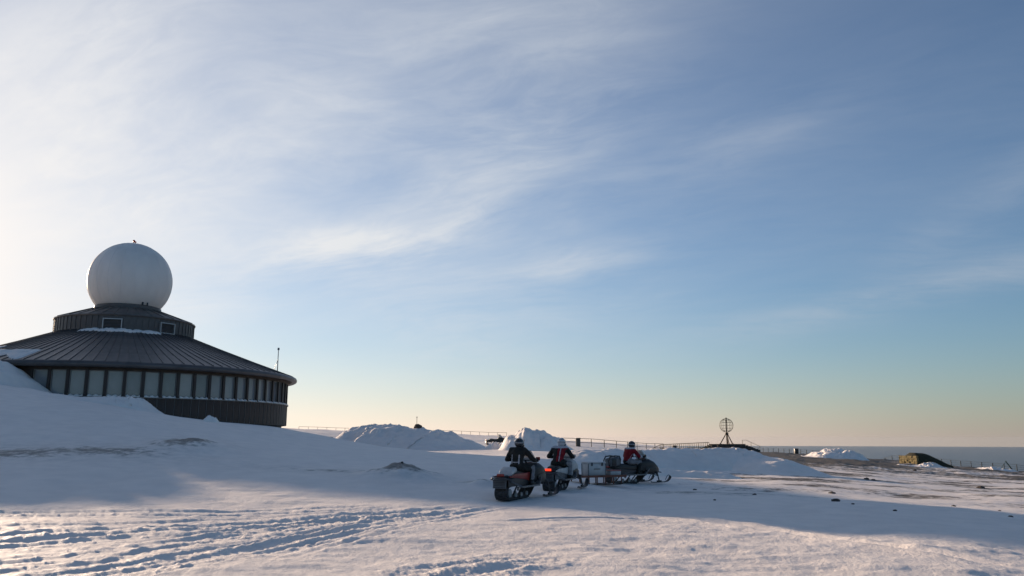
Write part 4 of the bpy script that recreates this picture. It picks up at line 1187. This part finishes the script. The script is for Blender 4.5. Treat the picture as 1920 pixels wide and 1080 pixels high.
def person(label, loc, heading, lean, paint, mats, helmet, scale=1.0, turn=0.0):
    t = thing('person', label, 'person', loc, -heading); t.scale = (scale,) * 3
    def up(x, y, z): return Vector((x + lean[0] * (z - .88), y + lean[1] * (z - .88), z - lean[2] * max(0, z - .88)))
    J = {}
    J['pel'] = Vector((0, -.24, .88)); J['waist'] = up(0, -.23, 1.02); J['chest'] = up(0, -.17, 1.24); J['neck'] = up(0, -.12, 1.40); J['head'] = up(0, -.07, 1.53)
    bones = [('torso', J['pel'], J['waist'], .160, .150, 1.15), ('torso', J['waist'], J['chest'], .150, .172, 1.18), ('torso', J['chest'], up(0, -.14, 1.33), .165, .10, 1.45), ('neck', J['neck'] - Vector((0, 0, .06)), J['head'], .065, .06, 1.0), ('head', J['head'], J['head'] + Vector((0, .01, .03)), .10, .098, .9)]
    hands = {}
    for sx in (-1, 1):
        sh = up(sx * .205, -.14, 1.335); hip = Vector((sx * .11, -.22, .86)); kn = Vector((sx * .29, .20, .83)); an = Vector((sx * .335, .05, .43)); wr = Vector((sx * .375, .235, 1.055))
        mid = (sh + wr) / 2; el = mid + Vector((sx * .13, -.06, -.13))
        bones += [('arm', sh, el, .088, .070, 1.0), ('arm', el, wr, .070, .048, 1.0), ('thigh', hip, kn, .125, .090, 1.0), ('shin', kn, an, .088, .068, 1.0), ('boot', an, Vector((sx * .335, .03, .40)), .072, .07, 1.0), ('boot', Vector((sx * .335, .02, .395)), Vector((sx * .345, .24, .385)), .058, .05, 1.0), ('torso', sh + Vector((-sx * .10, 0, 0)), sh, .095, .09, 1.0)]
        hands[sx] = wr
    m = MB()
    for b in bones: tapered(m, *b[1:])
    tmp = link('body', m.mesh('tmp', MAT['black']), None)
    rm_ = tmp.modifiers.new('r', 'REMESH'); rm_.mode = 'VOXEL'; rm_.voxel_size = .02
    sm = tmp.modifiers.new('s', 'SMOOTH'); sm.iterations = 3; sm.factor = .5
    me = bpy.data.meshes.new_from_object(tmp.evaluated_get(bpy.context.evaluated_depsgraph_get()))
    bpy.data.objects.remove(tmp)
    # folds in the cloth
    co = np.empty(len(me.vertices) * 3, np.float32); me.vertices.foreach_get('co', co); co = co.reshape(-1, 3).astype(float)
    no = np.empty(len(me.vertices) * 3, np.float32); me.vertices.foreach_get('normal', no); no = no.reshape(-1, 3)
    co = co + no * (.010 * fbm(co[:, 0] * 9 + co[:, 2] * 5, co[:, 1] * 9 + co[:, 2] * 14, 2, 7))[:, None]
    me.vertices.foreach_set('co', co.astype(np.float32).ravel())
    fc = np.array([tuple(p.center) for p in me.polygons]); best = np.full(len(fc), 9e9); kind = np.zeros(len(fc), int); names = []
    for i, b in enumerate(bones):
        a, c = np.array(b[1]), np.array(b[2]); d = c - a; tt = np.clip(((fc - a) @ d) / (d @ d + 1e-9), 0, 1); dist = np.linalg.norm(fc - a - tt[:, None] * d, axis=1) - (b[3] + (b[4] - b[3]) * tt)
        w = dist < best; best = np.where(w, dist, best); kind = np.where(w, i, kind)
    me.materials.clear()
    for mname in mats: me.materials.append(MAT[mname])
    idx = [paint(bones[k][0], Vector(p) - Vector((lean[0] * max(0, p[2] - .88), lean[1] * max(0, p[2] - .88), 0))) for k, p in zip(kind, fc)]
    me.polygons.foreach_set('material_index', idx); me.polygons.foreach_set('use_smooth', [True] * len(me.polygons)); me.update()
    me.name = 'body'; link('body', me, t)
    # gloves closed round the grips
    for sx in (-1, 1):
        w = hands[sx]; m = MB(); g = Vector((sx * .37, .318, 1.033))
        tapered(m, w, Vector((sx * .372, .285, 1.062)), .046, .040, 1.2, 10)
        for k, ln in enumerate((.95, 1.05, 1.0, .85)):
            x = sx * (.325 + .03 * k); pts = [(x, .275, 1.068), (x, .318, 1.078 * 1.0), (x, .352 * (1 + .012 * ln), 1.045), (x, .340, 1.006), (x, .312, .998)]
            m.path(pts, [.017, .0165, .016, .015, .011], 7)
        xt = sx * .312; m.path([(sx * .34, .262, 1.045), (xt, .285, 1.015), (xt - sx * .008, .318, .998)], [.019, .017, .013], 7)
        m.build('glove', MAT['jacket_black'], t, True)
    # helmet
    hc = J['head'] + Vector((0, .005, .012)); rot = Matrix.Rotation(turn, 3, 'Z') @ Matrix.Rotation(-lean[1] * .3, 3, 'X')
    m = MB(); m.ball(hc, .142, 24, 16, 0, (.93, 1.10, 1.02), rot)
    o = m.build('helmet', MAT[helmet[0]], t, True)
    m = MB(); rings = []
    for k in range(11):
        a = R(-68 + 136 * k / 10); rad = Vector((math.sin(a) * .122, math.cos(a) * .175, 0))
        c = hc + rot @ (rad + Vector((0, 0, -.085))); n_ = rot @ rad.normalized()
        rings.append([c + n_ * .02 + Vector((0, 0, .035)), c + n_ * .024 + Vector((0, 0, -.03)), c - n_ * .02 + Vector((0, 0, -.035)), c - n_ * .02 + Vector((0, 0, .03))])
    m.loft(rings); m.build('chin_bar', MAT[helmet[1]], o, 50)
    m = MB(); rings = []
    for k in range(13):
        a = R(-62 + 124 * k / 12); rings.append([hc + rot @ Vector((math.sin(a) * .137, math.cos(a) * .160, z)) for z in (-.045, .02, .055)] + [hc + rot @ Vector((math.sin(a) * .12, math.cos(a) * .14, z)) for z in (.055, -.045)])
    m.loft(rings); m.build('visor', MAT['visor'], o, 60)
    m = MB(); rings = []
    for k in range(9):
        a = R(-48 + 96 * k / 8); rings.append([hc + rot @ Vector((math.sin(a) * .12, math.cos(a) * .135, .088)), hc + rot @ Vector((math.sin(a) * .15, .02 + math.cos(a) * .21, .085)), hc + rot @ Vector((math.sin(a) * .15, .02 + math.cos(a) * .21, .075)), hc + rot @ Vector((math.sin(a) * .12, math.cos(a) * .135, .072))])
    m.loft(rings); m.build('helmet_peak', MAT[helmet[1]], o, 50)
    m = MB(); m.path([hc + rot @ Vector((math.sin(R(a)) * .137, math.cos(R(a)) * .161, .0)) for a in range(62, 299, 12)], .011, 5); m.build('goggle_strap', MAT[helmet[2]], o, True)
    m = MB(); rings = []
    for z, e in ((.085, .80), (.10, .72), (.146, .05)):
        rings.append([hc + rot @ Vector((.142 * e * .95 * math.cos(2 * math.pi * i / 20), .142 * e * 1.12 * math.sin(2 * math.pi * i / 20), z)) for i in range(20)])
    m.loft(rings); m.build('helmet_crown', MAT[helmet[3]], o, 60)
    return t


def place(px, py, Y, heading, back):
    """origin of a machine whose rear end (back metres behind the origin) stands at that spot"""
    p = at(px, py, Y); x, y = p.x + back * math.sin(heading), p.y + back * math.cos(heading)
    return Vector((x, y, gz(x, y) + .005))


def paint1(bone, p):
    if bone in ('torso',) and p.y < -.2 and .095 < abs(p.x) < .125 and .95 < p.z < 1.22: return 1
    if bone == 'torso' and p.y < -.2 and .985 < p.z < 1.01 and abs(p.x) < .11: return 1
    if bone == 'boot': return 2
    if bone in ('thigh', 'shin') and p.x > .33 and p.z > .5: return 3
    return 0


def paint2(bone, p):
    if bone in ('torso', 'neck') and p.z > 1.345: return 3
    if bone == 'torso' and p.z < .92: return 0
    if bone == 'torso' and abs(p.x - .075) < .014 and p.y < -.15: return 3
    if bone == 'torso' and p.x > -.02: return 1
    if bone == 'arm' and p.z > 1.26 and p.y > -.12: return 3
    if bone in ('thigh', 'shin') and p.x > .27: return 4
    return 0


def paint3(bone, p):
    if bone in ('neck',) or (bone == 'torso' and p.z > 1.36): return 3
    if bone == 'arm' and p.y > .03 and p.z > 1.0: return 3
    if bone == 'torso' and abs((p.z - 1.1) - (p.y + .2) * 1.6) < .018 and p.x > .05: return 3
    if bone in ('torso', 'arm') and p.z > .90: return 1
    if bone == 'thigh': return 4
    return 0


MM = ['jacket_black', 'jacket_red', 'black', 'cloth_white', 'cloth_grey']
h1 = R(25); s1 = place(942, 938, 22.7, h1, 1.2)
snowmobile('black snowmobile with a pale passenger seat, nearest to the camera', s1, h1, 'black', 'black', 'red_paint', False, 'white_plastic')
person('person in an all black suit and dark helmet on the nearest snowmobile', s1, h1, (-.02, .02, 0), paint1, ['jacket_black', 'cloth_white', 'black', 'cloth_grey'], ('helmet_dark', 'helmet_dark', 'cloth_white', 'helmet_dark'))
h2 = R(20); s2 = place(1029, 923, 26.4, h2, 1.25)
snowmobile('white and black snowmobile with its brake light lit', s2, h2, 'white_plastic', 'black', 'white_plastic', True, None, 'flap')
person('person in a black and red jacket riding the middle snowmobile', s2, h2, (.10, .12, .0), paint2, MM, ('helmet_white', 'helmet_dark', 'helmet_dark', 'helmet_dark'))
h3 = R(54); s3 = place(1141, 911, 32.8, h3, 1.3)
snowmobile('dark snowmobile seen from the side, pulling the cargo sled', s3, h3, 'black', 'black', 'black', False, None)
person('person in a red jacket with white shoulders on the rightmost snowmobile', s3, h3, (0, .16, .0), paint3, MM, ('helmet_dark', 'helmet_white', 'helmet_white', 'helmet_dark'))

# black bag and backrest strapped to the rear of the third snowmobile
bag = thing('equipment_bag', 'black hooped bag strapped on the rear of the rightmost snowmobile', 'bag', s3 + Vector((0, 0, .0)), -h3)
m = MB(); m.loft([rrect(.14, .68, .82, -1.34, .6), rrect(.20, .67, 1.00, -1.28, .5), rrect(.21, .67, 1.06, -1.0, .45), rrect(.20, .68, 1.06, -.84, .5), rrect(.15, .70, .95, -.78, .6)]); m.build('bag_body', MAT['flap'], bag, 50)
m = MB()
for x in (-.14, .14): m.path([(x, -1.37, .70), (x, -1.40, .92), (x, -1.30, 1.07), (x, -1.05, 1.10), (x, -.80, 1.08), (x, -.74, .95), (x, -.76, .70)], .028, 6)
m.build('strap', MAT['black'], bag, True)
m = MB(); m.box((.215, -1.16, .86), (.02, .22, .26), None, 0, .008); m.build('side_pocket', MAT['black'], bag, 40)

# cargo sled with its boxes
hs = R(66); sp = onground(1119, 915, 31.0); sled = thing('cargo_sled', 'reddish wooden cargo sled hitched behind the rightmost snowmobile', 'sled', sp, -hs)
for k in range(5): MB().box((-.32 + .16 * k, 0, .32), (.145, 2.1, .03), None, 0, .006).build('deck_plank', MAT['sled_wood'], sled)
for sx in (-1, 1):
    m = MB(); m.loft([[(sx * .36 + dx, y, z + dz) for dx, dz in ((-.03, 0), (.03, 0), (.03, .035), (-.03, .035))] for y, z in ((-1.0, .03), (-.9, .005), (.8, .005), (1.0, .05), (1.15, .16), (1.22, .30))]); m.build('runner', MAT['iron'], sled)
    m = MB(); m.box((sx * .385, 0, .325), (.05, 2.15, .08)); m.build('side_rail', MAT['sled_wood'], sled)
    for k in range(6): MB().box((sx * .36, -.88 + .35 * k, .17), (.03, .035, .30)).build('strut', MAT['sled_wood'], sled)
m = MB(); m.path([(-.2, 1.0, .36), (0, 1.45, .40), (0, 1.75, .48)], .022, 6); m.path([(.2, 1.0, .36), (0, 1.45, .40)], .022, 6); m.build('tow_bar', MAT['dark_metal'], sled)
box = thing('storage_box', 'pale metal storage box with latches standing on the sled', 'box', sp + Vector((-.11, -.05, .34)), -hs)
m = MB(); m.box((0, 0, .22), (.50, .74, .44), None, 0, .015); m.build('box_body', MAT['box_metal'], box, 30)
m = MB(); m.box((0, 0, .475), (.53, .77, .06), None, 0, .015); lid = m.build('lid', MAT['box_metal'], box, 30)
for y in (-.22, .22):
    for sx in (-1, 1): MB().box((sx * .265, y, .42), (.025, .07, .12), None, 0, .006).build('latch', MAT['dark_metal'], box)
for sx in (-1, 1):
    for sy in (-1, 1): MB().box((sx * .248, sy * .368, .22), (.03, .03, .445)).build('corner_edge', MAT['grey_metal'], box)
m = MB(); m.path([(.25, -.12, .25), (.29, -.12, .25), (.29, .12, .25), (.25, .12, .25)], .012, 6); m.build('handle', MAT['dark_metal'], box)
case = thing('flat_case', 'low pale case on the sled next to the storage box', 'box', sp + Vector((.63, .28, .34)), -hs)
MB().box((0, 0, .08), (.52, .46, .16), None, 0, .02).build('case_body', MAT['white_plastic'], case, 30); MB().box((0, 0, .175), (.54, .48, .03), None, 0, .01).build('lid', MAT['red_paint'], case, 30)

# parked machine on the plain
p = onground(930, 827, 105)
snowmobile('dark parked snowmobile on the sunlit plain behind the heap', p, R(72), 'black', 'black', 'black', c_tunnel='black')


# ------------------------------------------------------------------ the hazy air over the sea
hz = MB().box((0, 0, (20.6 - 333) / 2), (68000, 68000, 353.6)).build('haze', [])
hz.location = (0, 0, 0)
hz_m = bpy.data.materials.new('haze'); hz_m.use_nodes = True
_nt = hz_m.node_tree; _nt.nodes.remove(_nt.nodes['Principled BSDF'])
_pv = _nt.nodes.new('ShaderNodeVolumePrincipled'); _pv.inputs['Color'].default_value = (.56, .60, .66, 1); _pv.inputs['Density'].default_value = 1.0e-5; _pv.inputs['Anisotropy'].default_value = .3
_nt.links.new(_pv.outputs[0], _nt.nodes['Material Output'].inputs['Volume'])
hz.data.materials.clear(); hz.data.materials.append(hz_m)
tag(hz, 'thin sea haze filling the air', None, None, 'stuff')
